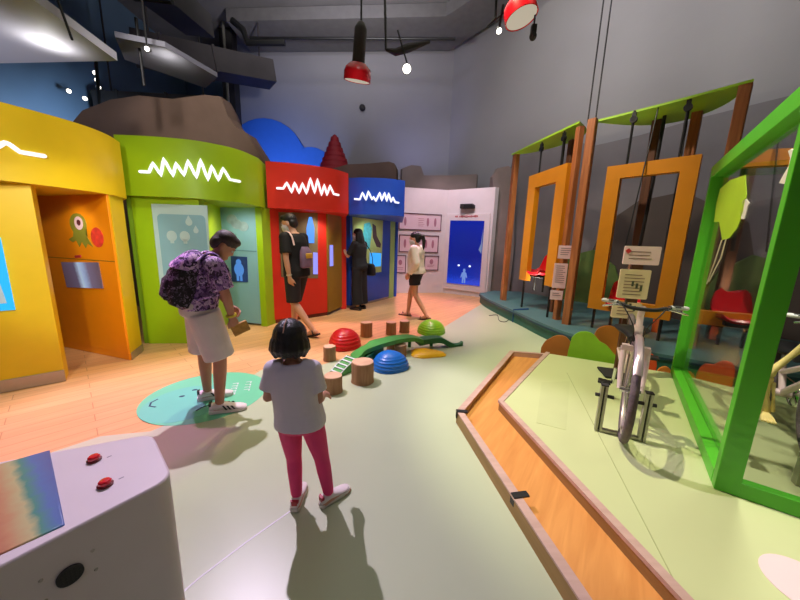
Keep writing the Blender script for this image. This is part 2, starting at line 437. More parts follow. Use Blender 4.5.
# yellow booth
YF = [(-3.5, 1.75), (-3.16, 2.3), (-2.96, 2.7), (-2.88, 2.98), (-2.9, 3.25), (-3, 3.5)]
yb = thing('booth', 'yellow booth at the left with an orange niche panel and steel kick plate', 'booth', (-3.4, 2.9, 0), 0, 'coloured booths in a row')
fascia(yb, YF, [(-3.3, 3.78), (-5.2, 4.4), (-5.4, 2.0)], 1.72, 2.29, M['yellow'])
wave(yb, [(-3.064, 2.444, 2.002), (-3.062, 2.448, 1.986), (-3.06, 2.452, 1.97), (-3.057, 2.456, 1.954), (-3.055, 2.46, 1.938), (-3.051, 2.468, 1.947), (-3.048, 2.475, 1.955), (-3.044, 2.482, 1.963), (-3.04, 2.489, 1.971), (-3.038, 2.495, 1.978), (-3.035, 2.501, 1.985), (-3.032, 2.506, 1.992), (-3.029, 2.512, 1.999), (-3.027, 2.517, 1.998), (-3.024, 2.521, 1.997), (-3.022, 2.526, 1.995), (-3.02, 2.531, 1.994), (-3.014, 2.542, 1.983), (-3.009, 2.553, 1.972), (-3.004, 2.564, 1.961), (-2.998, 2.575, 1.95), (-2.985, 2.604, 1.95), (-2.972, 2.633, 1.951), (-2.959, 2.663, 1.951), (-2.946, 2.695, 1.952)])
YW = ((-3.6, 2.15), (-3.05, 2.65)); OW = ((-4.03, 3.53), (-2.89, 3.17))
panel(yb, 'wall_panel', YW[0], YW[1], 0.22, 0.0, 1.72, M['yellow'], u0=-0.8)
panel(yb, 'kick_plate', YW[0], YW[1], 0.02, 0.004, 0.11, M['steel'], u0=-0.8, d=0.012, bev=0.002)
plaque(yb, 'touch_screen', YW[0], YW[1], [(-0.3, 0.70), (0.535, 0.70), (0.535, 1.29), (-0.3, 1.29)], 0.0, 0.02, M['cyan'])
plaque(yb, 'screen_window', YW[0], YW[1], [(-0.25, 0.76), (0.50, 0.76), (0.48, 1.0), (-0.25, 1.0)], 0.02, 0.022, mat('screen_pale', (190, 214, 230), 0.3, var=0.05))
MB().prism([(-4.0, 3.521), (-2.893, 3.171), (-3.0, 3.45), (-4.1, 3.8)], 0.0, 1.74).build('wall_panel', M['yellow'], yb, world=True, bevel=0.012, smooth=False)
op = panel(yb, 'niche_panel', OW[0], OW[1], 0.02, 0.075, 1.74, M['orange'], u0=-0.25, u1=1.185, d=0.02)
panel(yb, 'niche_skirting', OW[0], OW[1], 0.02, 0.003, 0.075, M['orange'], u0=-0.25, u1=1.19, d=0.015)
MB().prism([(-2.889, 3.17), (-2.885, 3.175), (-2.994, 3.458), (-3.0, 3.456)], 0.003, 0.085).build('kick_plate', M['steel'], yb, world=True, smooth=False)
panel(yb, 'niche_seam', OW[0], OW[1], 0.006, 1.06, 1.068, M['olive'], u0=-0.1, u1=1.18, d=0.022, bev=0)
SCR = stripes('niche_screen_mat', [(0.0, (96, 76, 92)), (0.38, (110, 100, 130)), (0.5, (186, 214, 250)), (0.62, (150, 170, 215)), (0.72, (120, 110, 140)), (1.0, (100, 84, 98))], (1.5, 0, 0.3), 0.25, 0.05, glow=0.3, off=-0.72)
sc = MB().slab([(0.335, 0.74), (0.945, 0.772), (0.925, 1.045), (0.31, 1.018)], -0.028, -0.019)
so = sc.build('niche_screen', SCR, yb, smooth=False)
(x, y, _), r, L = wall_frame(*OW)
so.location = (x - yb.location.x, y - yb.location.y, 0); so.rotation_euler = (0, 0, r)
plaque(yb, 'camera_slot', OW[0], OW[1], [(0.56, 1.075), (0.66, 1.085), (0.66, 1.11), (0.56, 1.10)], 0.018, 0.026, M['inkred'])
# round creature-like sticker and red spotted ball sticker (plain shapes)
plaque(yb, 'green_sticker', OW[0], OW[1], [(0.50, 1.27), (0.56, 1.24), (0.62, 1.26), (0.66, 1.195), (0.71, 1.25), (0.76, 1.185), (0.80, 1.235), (0.88, 1.20), (0.81, 1.30), (0.79, 1.36)] + [(0.695 + 0.135 * math.cos(t * PI / 8), 1.43 + 0.11 * math.sin(t * PI / 8)) for t in range(-2, 11)] + [(0.60, 1.35), (0.58, 1.30)], 0.02, 0.023, mat('sticker_green', (142, 140, 40), 0.6, var=0.05))
plaque(yb, 'sticker_spot', OW[0], OW[1], circle(0.71, 1.44, 0.068), 0.023, 0.025, M['signpink'])
plaque(yb, 'sticker_spot', OW[0], OW[1], circle(0.715, 1.445, 0.03), 0.025, 0.027, mat('sticker_maroon', (90, 30, 30), 0.6, var=0))
plaque(yb, 'red_sticker', OW[0], OW[1], circle(0.965, 1.30, 0.10, sx=0.95), 0.02, 0.023, mat('sticker_red', (220, 60, 40), 0.6, var=0.25, scale=14))

# lime booth
GF = [(-3.16, 3.62), (-2.68, 3.66), (-2.31, 3.78), (-2.05, 4.05), (-1.97, 4.45)]
GP = ((-3.13, 3.70), (-2.4, 3.78)); GR = ((-2.5, 4.72), (-2.07, 4.62))
gb = thing('booth', 'lime green booth with pale blue information panels behind the bending man', 'booth', (-2.6, 4.3, 0), 0, 'coloured booths in a row')
fascia(gb, GF, [(-2.12, 5.3), (-3.9, 5.5), (-3.32, 3.86)], 1.77, 2.40, M['lime'])
wave(gb, [(-2.918, 3.62, 2.026), (-2.895, 3.621, 2.026), (-2.871, 3.623, 2.026), (-2.847, 3.624, 2.025), (-2.824, 3.626, 2.025), (-2.811, 3.627, 2.05), (-2.798, 3.628, 2.074), (-2.785, 3.629, 2.098), (-2.772, 3.631, 2.122), (-2.755, 3.633, 2.09), (-2.738, 3.635, 2.058), (-2.721, 3.637, 2.026), (-2.705, 3.64, 1.994), (-2.694, 3.641, 2.04), (-2.683, 3.643, 2.085), (-2.672, 3.645, 2.131), (-2.661, 3.647, 2.176), (-2.642, 3.651, 2.132), (-2.624, 3.654, 2.087), (-2.605, 3.658, 2.042), (-2.587, 3.662, 1.997), (-2.576, 3.664, 2.032), (-2.566, 3.666, 2.067), (-2.555, 3.669, 2.103), (-2.545, 3.671, 2.138), (-2.529, 3.675, 2.106), (-2.513, 3.679, 2.074), (-2.496, 3.684, 2.042), (-2.48, 3.688, 2.01), (-2.467, 3.692, 2.051), (-2.455, 3.696, 2.093), (-2.442, 3.7, 2.134), (-2.43, 3.704, 2.176), (-2.414, 3.71, 2.131), (-2.398, 3.717, 2.086), (-2.382, 3.723, 2.041), (-2.366, 3.73, 1.995), (-2.354, 3.736, 2.047), (-2.342, 3.741, 2.099), (-2.331, 3.748, 2.152), (-2.319, 3.754, 2.204), (-2.307, 3.761, 2.149), (-2.295, 3.769, 2.094), (-2.283, 3.777, 2.038), (-2.271, 3.785, 1.982), (-2.261, 3.791, 2.024), (-2.251, 3.799, 2.066), (-2.241, 3.806, 2.109), (-2.232, 3.813, 2.151), (-2.22, 3.822, 2.113), (-2.209, 3.831, 2.074), (-2.198, 3.841, 2.035), (-2.187, 3.85, 1.996), (-2.176, 3.86, 2.033), (-2.165, 3.87, 2.07), (-2.155, 3.881, 2.107), (-2.144, 3.892, 2.144), (-2.133, 3.904, 2.115), (-2.121, 3.917, 2.085), (-2.11, 3.931, 2.055), (-2.099, 3.945, 2.025), (-2.082, 3.968, 2.025), (-2.066, 3.992, 2.024), (-2.05, 4.019, 2.024), (-2.036, 4.048, 2.025)])
panel(gb, 'wall_panel', GP[0], GP[1], 0.12, 0.0, 1.77, M['lime'])
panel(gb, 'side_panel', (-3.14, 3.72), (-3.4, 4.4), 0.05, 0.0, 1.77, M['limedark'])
panel(gb, 'back_panel', (-3.3, 5.3), (-2.05, 5.05), 0.06, 0.0, 1.77, M['lime'])
pl = plaque(gb, 'poster', GP[0], GP[1], [(0.215, 0.615), (0.80, 0.60), (0.83, 1.70), (0.22, 1.695)], 0.0, 0.012, M['panelpale'])
plaque(gb, 'poster_field', GP[0], GP[1], rrect(0.27, 0.66, 0.80, 1.585, 0.05), 0.012, 0.015, M['panelblue'])
mb = MB()
for cx, cz in ((0.41, 1.335), (0.555, 1.335)):
    mb.slab(circle(cx, cz, 0.062, sx=0.9), -0.018, -0.0151)
    mb.box((cx, -0.0165, cz - 0.06), (0.04, 0.003, 0.05))
for cx, cz, s in ((0.615, 1.50, 1.0), (0.685, 1.405, 0.75)):
    mb.slab([(cx, cz + 0.08 * s)] + [(cx + 0.038 * s * math.cos(t), cz + 0.04 * s * math.sin(t)) for t in [0.35 - k * (PI + 0.7) / 10 for k in range(11)]], -0.018, -0.0151)
plaquemb(gb, 'poster_icons', GP[0], GP[1], mb, M['panelpale'])
panel(gb, 'info_panel', GR[0], GR[1], 0.05, 0.03, 1.77, M['panelblue'], u0=-0.30, u1=0.40)
panel(gb, 'connecting_panel', (-2.41, 3.80), (-2.72, 4.78), 0.04, 0.0, 1.77, mat('lime_bright', (190, 220, 20), 0.5, var=0.02))
plaque(gb, 'panel_divider', GR[0], GR[1], [(-0.24, 1.145), (0.36, 1.135), (0.36, 1.15), (-0.24, 1.16)], 0.0, 0.006, mat('divider', (96, 140, 160), 0.5, var=0))
mb = MB()
for cx, cz in ((-0.03, 1.60), (0.05, 1.53), (0.16, 1.50)): mb.slab(circle(cx, cz, 0.07, sx=1.3), -0.006, 0.001)
plaquemb(gb, 'panel_drawing', GR[0], GR[1], mb, mat('drawing_grey', (150, 172, 182), 0.6, var=0.1, scale=20))
plaque(gb, 'picture', GR[0], GR[1], [(-0.10, 0.665), (0.185, 0.672), (0.195, 1.055), (-0.09, 1.06)], 0.0, 0.008, mat('picture_navy', (38, 62, 132), 0.4, var=0.2, scale=12))
mb = MB(); mb.slab(circle(0.045, 0.97, 0.045), -0.011, -0.0081); mb.slab(circle(0.045, 0.86, 0.10, sx=0.85), -0.011, -0.0081); mb.box((0.015, -0.0096, 0.75), (0.04, 0.003, 0.13)); mb.box((0.075, -0.0096, 0.75), (0.04, 0.003, 0.13))
plaquemb(gb, 'picture_figure', GR[0], GR[1], mb, emit('figure_blue', (90, 160, 250), 0.6))
panel(gb, 'jamb', (-2.13, 4.62), (-2.03, 4.60), 0.5, 0.0, 1.77, M['lime'])

# red booth
RF = [(-1.96, 4.66), (-1.62, 4.72), (-1.3, 4.86), (-1.05, 5.06), (-0.9, 5.32)]
RW = ((-2.05, 4.74), (-1.3, 5.45))
rb = thing('booth', 'red booth behind the man in black with an olive side panel', 'booth', (-1.5, 5.2, 0), 0, 'coloured booths in a row')
fascia(rb, RF, [(-1.08, 6.1), (-2.0, 6.2), (-2.0, 5.2)], 1.775, 2.41, M['red'])
wave(rb, [(-1.809, 4.662, 2.05), (-1.789, 4.665, 2.05), (-1.769, 4.668, 2.05), (-1.749, 4.671, 2.05), (-1.729, 4.675, 2.05), (-1.716, 4.677, 2.071), (-1.702, 4.68, 2.092), (-1.689, 4.682, 2.114), (-1.676, 4.685, 2.135), (-1.661, 4.688, 2.102), (-1.647, 4.692, 2.068), (-1.632, 4.696, 2.035), (-1.618, 4.7, 2.001), (-1.607, 4.703, 2.037), (-1.596, 4.707, 2.072), (-1.585, 4.71, 2.108), (-1.574, 4.714, 2.143), (-1.56, 4.719, 2.108), (-1.547, 4.723, 2.072), (-1.533, 4.728, 2.036), (-1.52, 4.733, 2), (-1.508, 4.738, 2.036), (-1.496, 4.743, 2.072), (-1.484, 4.747, 2.108), (-1.472, 4.752, 2.144), (-1.46, 4.757, 2.108), (-1.448, 4.762, 2.072), (-1.436, 4.768, 2.036), (-1.424, 4.773, 2), (-1.41, 4.78, 2.056), (-1.396, 4.786, 2.113), (-1.382, 4.793, 2.169), (-1.369, 4.8, 2.225), (-1.356, 4.806, 2.174), (-1.344, 4.813, 2.123), (-1.331, 4.82, 2.072), (-1.318, 4.827, 2.02), (-1.308, 4.833, 2.071), (-1.298, 4.839, 2.123), (-1.288, 4.845, 2.174), (-1.278, 4.851, 2.225), (-1.266, 4.858, 2.17), (-1.254, 4.866, 2.115), (-1.242, 4.874, 2.059), (-1.23, 4.882, 2.003), (-1.221, 4.888, 2.041), (-1.211, 4.895, 2.08), (-1.202, 4.901, 2.118), (-1.193, 4.908, 2.156), (-1.184, 4.914, 2.12), (-1.176, 4.92, 2.085), (-1.168, 4.927, 2.049), (-1.159, 4.933, 2.012), (-1.149, 4.941, 2.048), (-1.139, 4.95, 2.084), (-1.129, 4.958, 2.119), (-1.119, 4.967, 2.155), (-1.108, 4.977, 2.127), (-1.096, 4.988, 2.098), (-1.084, 4.999, 2.07), (-1.073, 5.011, 2.041), (-1.058, 5.027, 2.04), (-1.043, 5.044, 2.039), (-1.028, 5.062, 2.038), (-1.014, 5.082, 2.038)])
panel(rb, 'wall_panel', RW[0], RW[1], 0.12, 0.06, 1.775, M['red'])
panel(rb, 'skirting', RW[0], RW[1], 0.10, 0.0, 0.06, mat('skirt_maroon', (110, 44, 30), 0.5, var=0.05), d=-0.012)
plaque(rb, 'display_window', RW[0], RW[1], [(0.215, 0.742), (0.85, 0.68), (0.87, 1.775), (0.215, 1.735)], 0.0, 0.012, stripes('window_mat', [(0.0, (120, 104, 78)), (0.45, (132, 118, 88)), (0.62, (120, 112, 96)), (0.75, (150, 140, 120)), (1.0, (110, 100, 96))], (0.9, 0.9, 0.1), 0.15, 0.2))
plaque(rb, 'window_reflection', RW[0], RW[1], [(0.66, 1.28), (0.79, 1.28), (0.80, 1.52), (0.76, 1.70), (0.71, 1.70), (0.66, 1.52)], 0.012, 0.018, emit('reflection_sky', (80, 150, 255), 1.1))  # blue screen's reflection in the glass, put in as a glowing patch
plaque(rb, 'window_reflection', RW[0], RW[1], [(0.76, 0.76), (0.845, 0.755), (0.85, 1.12), (0.77, 1.13)], 0.012, 0.018, emit('glow_lilac', (150, 150, 255), 1.0))  # second reflection patch painted onto the window
panel(rb, 'side_panel', (-1.28, 5.46), (-1.14, 5.98), 0.05, 0.05, 1.775, M['olive'], u0=0.0, u1=0.54)
plaque(rb, 'side_screen', (-1.28, 5.46), (-1.14, 5.98), [(0.06, 0.88), (0.17, 0.88), (0.17, 1.25), (0.06, 1.25)], 0.0, 0.012, emit('glow_lilac', (150, 150, 255), 1.0))
panel(rb, 'jamb', (-1.15, 5.98), (-1.06, 6.02), 0.12, 0.0, 1.775, M['red'])

# blue booth
BF = [(-0.96, 5.75), (-0.72, 5.68), (-0.44, 5.67), (-0.18, 5.72), (0.03, 5.85)]
BW = ((-1.0, 6.1), (-.27, 7.3))
bb = thing('booth', 'blue booth that the woman in black is facing', 'booth', (-0.5, 6.6, 0), 0, 'coloured booths in a row')
fascia(bb, BF, [(0.0, 7.75), (-1.0, 7.75), (-1.02, 6.2)], 1.80, 2.42, M['blue'])
wave(bb, [(-0.849, 5.692, 2.061), (-0.826, 5.684, 2.059), (-0.803, 5.677, 2.057), (-0.78, 5.671, 2.055), (-0.757, 5.665, 2.054), (-0.745, 5.662, 2.082), (-0.733, 5.66, 2.111), (-0.721, 5.658, 2.14), (-0.709, 5.656, 2.169), (-0.693, 5.654, 2.138), (-0.677, 5.652, 2.106), (-0.662, 5.65, 2.075), (-0.646, 5.649, 2.044), (-0.636, 5.648, 2.081), (-0.627, 5.647, 2.118), (-0.617, 5.647, 2.154), (-0.608, 5.646, 2.191), (-0.592, 5.645, 2.158), (-0.575, 5.645, 2.124), (-0.559, 5.644, 2.091), (-0.543, 5.644, 2.057), (-0.536, 5.644, 2.068), (-0.529, 5.644, 2.078), (-0.522, 5.644, 2.089), (-0.515, 5.644, 2.1), (-0.504, 5.644, 2.083), (-0.493, 5.645, 2.066), (-0.482, 5.645, 2.049), (-0.47, 5.645, 2.032), (-0.455, 5.646, 2.068), (-0.439, 5.647, 2.104), (-0.423, 5.649, 2.14), (-0.408, 5.65, 2.176), (-0.398, 5.651, 2.143), (-0.389, 5.652, 2.109), (-0.38, 5.653, 2.076), (-0.371, 5.654, 2.042), (-0.359, 5.655, 2.077), (-0.347, 5.657, 2.111), (-0.335, 5.659, 2.146), (-0.323, 5.66, 2.18), (-0.313, 5.662, 2.144), (-0.303, 5.664, 2.108), (-0.294, 5.666, 2.072), (-0.284, 5.668, 2.036), (-0.276, 5.669, 2.07), (-0.268, 5.671, 2.105), (-0.26, 5.673, 2.139), (-0.252, 5.675, 2.174), (-0.241, 5.677, 2.138), (-0.231, 5.68, 2.102), (-0.22, 5.683, 2.066), (-0.209, 5.687, 2.03), (-0.201, 5.689, 2.049), (-0.193, 5.692, 2.068), (-0.185, 5.695, 2.087), (-0.176, 5.698, 2.106), (-0.166, 5.703, 2.087), (-0.156, 5.707, 2.067), (-0.145, 5.712, 2.048), (-0.135, 5.718, 2.029), (-0.121, 5.725, 2.028), (-0.107, 5.734, 2.028), (-0.092, 5.743, 2.027), (-0.078, 5.753, 2.026)])
panel(bb, 'wall_panel', BW[0], BW[1], 0.1, 0.05, 1.80, M['blue'])
panel(bb, 'skirting', BW[0], BW[1], 0.08, 0.0, 0.05, M['steel'], d=-0.01)
plaque(bb, 'poster', BW[0], BW[1], [(0.07, 0.665), (1.06, 0.66), (1.09, 1.79), (0.07, 1.79)], 0.0, 0.012, mat('poster_lime', (176, 204, 130), 0.5, var=0.06))
mb = MB(); mb.slab([(0.45, 1.15), (0.62, 1.2), (0.68, 1.6), (0.6, 1.72), (0.42, 1.68), (0.38, 1.4)], -0.016, -0.0121)
plaquemb(bb, 'poster_figure', BW[0], BW[1], mb, mat('poster_aqua', (80, 190, 210), 0.5, var=0.2, scale=20))
mb = MB(); mb.slab([(0.7, 1.7), (0.82, 1.66), (0.86, 1.45), (1.02, 1.28), (1.0, 1.2), (0.86, 1.22), (0.72, 1.42)], -0.016, -0.0121)
plaquemb(bb, 'poster_figure', BW[0], BW[1], mb, M['ink'])
plaque(bb, 'poster_screen', BW[0], BW[1], [(0.62, 0.80), (1.02, 0.79), (1.03, 1.08), (0.62, 1.10)], 0.012, 0.02, emit('screen_azure', (50, 160, 250), 1.1))
panel(bb, 'jamb', (-0.265, 7.35), (-0.16, 7.5), 0.12, 0.0, 1.80, M['palegreen'])
panel(bb, 'jamb', (-0.145, 7.55), (-0.09, 7.6), 0.12, 0.0, 1.80, M['blue'])

# ------------------------------------------------------------------ white display wall with pictures and blue screen
W0, W1, W2 = (-.14, 8.13), (1.16, 8.42), (2.2, 7.77)
mb = MB().prism([W0, W1, W2, (2.3, 7.83), (1.18, 8.54), (-.14, 8.25)], 0, 2.69)
struct(mb.build('wall_display', M['white'], smooth=False))
def picture(u0, z0, u1, z1, label, kind):
    (x, y, _), r, L = wall_frame(W0, W1)
    t = thing('framed_picture', label, 'picture', (x, y, 0), r, 'framed pictures on the white wall')
    w = 0.02
    mb = MB()
    for c, d in ((((u0 + u1) / 2, z0), (u1 - u0 + w, w)), (((u0 + u1) / 2, z1), (u1 - u0 + w, w)), ((u0, (z0 + z1) / 2), (w, z1 - z0)), ((u1, (z0 + z1) / 2), (w, z1 - z0))):
        mb.box((c[0], -0.012, c[1]), (d[0], 0.02, d[1]))
    mb.build('frame', mat('picture_frame_mat', (92, 56, 70), 0.5, var=0.05), t, smooth=False)
    MB().box(((u0 + u1) / 2, -0.006, (z0 + z1) / 2), (u1 - u0, 0.008, z1 - z0)).build('print', mat('picture_print_mat', (226, 200, 212), 0.6, var=0.03), t, smooth=False)
    mb = MB()
    ink = mat('picture_ink_mat', (176, 120, 142), 0.7, var=0.1)
    if kind == 'wide':
        for q in (0.14, 0.68, 0.86): MB().slab(circle(u0 + q * (u1 - u0), (z0 + z1) / 2, 0.11, sx=0.3), -0.014, -0.0101).build('drawing', ink, t, smooth=False)
        bars(mb, u0 + 0.45 * (u1 - u0), u0 + 0.6 * (u1 - u0), z1 - 0.12, 5, -0.011, 0.045, 0.012)
    else:
        MB().slab(circle(u0 + 0.5 * (u1 - u0), z0 + 0.6 * (z1 - z0), 0.07, sx=0.7), -0.014, -0.0101).build('drawing', ink, t, smooth=False)
        bars(mb, u0 + 0.2 * (u1 - u0), u0 + 0.8 * (u1 - u0), z0 + 0.13, 2, -0.011, 0.04, 0.012)
    mb.build('lettering', ink, t, smooth=False)
picture(0.06, 1.66, 1.18, 2.06, 'wide framed print, topmost on the white wall', 'wide')
picture(0.08, 1.09, 1.13, 1.515, 'framed print in the middle of the white wall behind the woman in white', 'wide')
picture(-0.02, 0.545, 0.26, 0.99, 'small framed print low on the white wall beside the blue booth', 'small')
picture(0.78, 0.62, 1.16, 0.99, 'small framed print low on the white wall right of the woman in white', 'small')
(x, y, _), r, L = wall_frame(W1, W2)
ts = thing('display_screen', 'tall deep blue screen with a pale standing figure on the white wall', 'screen', (x, y, 0), r)
MB().slab([(0.02, 0.13), (1.19, 0.12), (1.16, 2.09), (0.02, 2.1)], -0.03, -0.002).build('surround', M['white'], ts, bevel=0.006, smooth=False)
MB().slab([(0.125, 0.29), (1.03, 0.288), (1.03, 1.905), (0.13, 1.925)], -0.042, -0.03).build('screen', stripes('deep_blue_screen', [(0.0, (24, 66, 190)), (0.25, (26, 60, 190)), (0.33, (16, 40, 150)), (0.6, (12, 22, 120)), (1.0, (14, 30, 130))], (0, 0, 0.52), 0.2, 0.12, glow=0.75), ts, smooth=False)
mb = MB()
mb.ell((0.60, -0.047, 0.66), (0.034, 0.005, 0.045)); mb.ell((0.60, -0.047, 0.53), (0.055, 0.005, 0.11))
for sx in (-1, 1):
    mb.tube([(0.60 + sx * 0.045, -0.047, 0.60), (0.60 + sx * 0.08, -0.047, 0.47)], 0.014, flat=0.3); mb.tube([(0.60 + sx * 0.025, -0.047, 0.46), (0.60 + sx * 0.03, -0.047, 0.33)], 0.02, flat=0.25)
mb.build('figure_image', emit('figure_pale', (130, 170, 255), 0.6), ts)
mb = MB(); mb.ell((0.44, -0.045, 0.78), (0.03, 0.005, 0.024)); mb.ell((0.74, -0.045, 0.775), (0.03, 0.005, 0.024)); mb.build('bright_spot', emit('spots_white', (220, 235, 255), 1.5), ts)
mb = MB(); mb.slab([(0.94, 1.2), (0.99, 1.35), (1.01, 1.7), (1.02, 1.3), (1.02, 1.1)], -0.046, -0.042); mb.build('pale_streak', emit('streak_pale', (150, 170, 220), 0.5), ts, smooth=False)
mb = MB()
for k in range(16):
    if k != 2: mb.box((0.27 + 0.038 * k, -0.034, 2.02), (0.028, 0.006, 0.035 + 0.01 * (k % 3)))
mb.build('title_lettering', mat('title_red', (176, 70, 80), 0.6, var=0), ts, smooth=False)
pj = thing('sensor_unit', 'black sensor unit on the white wall above the blue screen', 'projector', (x, y, 0), r)
MB().box((0.57, -0.07, 2.26), (0.34, 0.13, 0.11)).build('body', M['black'], pj, bevel=0.015)
MB().lathe([(0.0, 0), (0.035, 0), (0.04, 0.03), (0.0, 0.032)], (0.47, -0.135, 2.26), M=RX(PI / 2)).build('lens', M['dark'], pj)
mb = MB(); mb.box((0.74, -0.06, 2.25), (0.05, 0.08, 0.07)); mb.build('bracket', M['dark'], pj)

# ------------------------------------------------------------------ pulley seats on the teal deck
DZ = 0.22
dk_front = [(1.84, 7.15), (1.82, 6.75), (1.84, 6.38), (1.94, 5.6), (2.03, 5.1), (2.10, 4.55), (2.22, 4.05), (2.48, 3.62), (2.98, 3.18), (4.3, 2.55)]
fc = [(p.x, p.y) for p in curve([V((a, b, 0)) for a, b in dk_front], 5)]
bk = [(5.3, 3.7), (4.2, 5.6), (2.95, 7.55), (2.3, 7.6)]
dk = thing('deck', 'teal curved low deck carrying the wooden posts and swing frames', 'deck', (2.8, 5.2, 0))
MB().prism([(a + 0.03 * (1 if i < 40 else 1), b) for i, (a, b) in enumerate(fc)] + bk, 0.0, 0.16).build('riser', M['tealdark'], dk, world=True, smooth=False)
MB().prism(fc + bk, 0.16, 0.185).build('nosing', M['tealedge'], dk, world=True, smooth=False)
MB().prism([(a + 0.01, b) for a, b in fc] + bk, 0.185, DZ).build('deck_top', M['teal'], dk, world=True, smooth=False)

def prof_post(name, label, x, y, z0, z1, w, m, rz=0.0, group='wooden posts of the swing frames', d=None):
    d = d or w
    mb = MB(); h = w / 2; e = d / 2; c = 0.008
    poly = [(-h + c, -e), (h - c, -e), (h, -e + c), (h, e - c), (h - c, e), (-h + c, e), (-h, e - c), (-h, -e + c)]
    mb.prism(poly, 0, z1 - z0)
    o = mb.build(name, m, smooth=False); o.location = (x, y, z0); o.rotation_euler = (0, 0, rz)
    return tag(o, label, 'post', group)
a1 = math.atan2(4.72 - 6.3, 2.40 - 2.14); a2 = math.atan2(3.53 - 4.5, 3.42 - 2.55)
prof_post('wooden_post', 'leftmost tall wooden post of the swing, beside the grey rock', 2.14, 6.34, DZ, 3.04, 0.10, M['post'], a1)
prof_post('wooden_post', 'wooden post carrying the three small white notices', 2.46, 4.74, DZ, 3.0, 0.085, M['post'], a1)
prof_post('wooden_post', 'wooden post between the two swing frames, right of the small notices', 2.47, 4.46, DZ, 3.0, 0.10, M['post'], a2)
prof_post('wooden_post', 'rightmost tall wooden post rising behind the green glass enclosure', 3.43, 3.50, DZ, 3.0, 0.10, M['post'], a2)
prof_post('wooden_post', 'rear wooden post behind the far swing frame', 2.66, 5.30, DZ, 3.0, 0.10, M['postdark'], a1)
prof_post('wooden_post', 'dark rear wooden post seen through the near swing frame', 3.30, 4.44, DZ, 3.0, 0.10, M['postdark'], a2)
prof_post('wooden_post', 'brown rear wooden post behind the top right corner of the near swing frame', 3.56, 4.16, DZ, 3.0, 0.10, M['post'], a2)

def leaf_roof(label, front, backp, z):
    f = [(p.x, p.y) for p in curve([V((a, b, 0)) for a, b in front], 6)]
    b = [(p.x, p.y) for p in curve([V((a, c, 0)) for a, c in backp], 6)]
    o = MB().prism(f + b[1:-1], z, z + 0.025).build('leaf_roof', M['leafroof'], smooth=False)
    return tag(o, label, 'roof board', 'green leaf boards over the swings')
leaf_roof('green leaf shaped roof board over the far swing frame', [(2.06, 6.38), (2.22, 5.6), (2.42, 4.70)], [(2.42, 4.70), (2.72, 5.05), (2.76, 5.45), (2.6, 5.85), (2.35, 6.2), (2.06, 6.38)], 3.04)
leaf_roof('green leaf shaped roof board over the near swing frame', [(2.55, 4.56), (3.0, 4.0), (3.42, 3.42)], [(3.42, 3.42), (3.64, 3.85), (3.68, 4.2), (3.58, 4.46), (3.33, 4.6), (2.98, 4.62), (2.55, 4.56)], 3.0)

def swing_frame(label, A, B, u0, u1, z0, z1, w, rail, depth, off):
    (x, y, _), r, L = wall_frame(A, B)
    t = thing('swing_frame', label, 'swing frame', (x, y, 0), r, 'amber swing frames')
    outer = [(u0, z0), (u0 + w, z0), (u0 + w, z1 - w), (u1 - w, z1 - w), (u1 - w, z0), (u1, z0), (u1, z1), (u0, z1)]
    if rail:
        mb = MB()
        mb.box(((u0 + u1) / 2, 0, z1 - w / 2), (u1 - u0, depth, w)); mb.box(((u0 + u1) / 2, 0, z0 + w / 2), (u1 - u0, depth, w))
        mb.box((u0 + w / 2, 0, (z0 + z1) / 2), (w, depth, z1 - z0 - 2 * w)); mb.box((u1 - w / 2, 0, (z0 + z1) / 2), (w, depth, z1 - z0 - 2 * w))
    else:
        mb = MB().slab(outer, -depth / 2, depth / 2)
    mb.bm.transform(Matrix.Translation((0, off, 0)))
    mb.build('hoop', M['framey'], t, smooth=False)
    for q in (0.22, 0.78):
        ux = u0 + (u1 - u0) * q
        MB().tube([(ux, off, z1 - 0.02), (ux, off, 3.02)], 0.014, n=8).build('hanger', M['black'], t)
        mb = MB(); mb.box((ux, off, 2.95), (0.04, 0.04, 0.10)); mb.lathe([(0.0, -0.02), (0.04, -0.02), (0.04, 0.02), (0.0, 0.02)], (ux, off, 2.92), M=RX(PI / 2), n=14)
        mb.build('pulley', M['black'], t)
    for ux in (u0 + w / 2, u1 - w / 2):
        MB().tube([(ux, off, DZ), (ux, off, z0)], 0.018, n=8).build('guide_rod', M['black'], t)
    return t
B1 = ((2.14, 6.3), (2.40, 4.72)); B2 = ((2.55, 4.5), (3.42, 3.53))
swing_frame('far amber swing frame holding the red seat on the left', B1[0], B1[1], 0.575, 1.56, 0.725, 2.53, 0.22, False, 0.09, 0.0)
swing_frame('near amber swing frame, larger, behind the bicycle', B2[0], B2[1], 0.205, 1.105, 0.50, 2.39, 0.16, True, 0.10, 0.02)

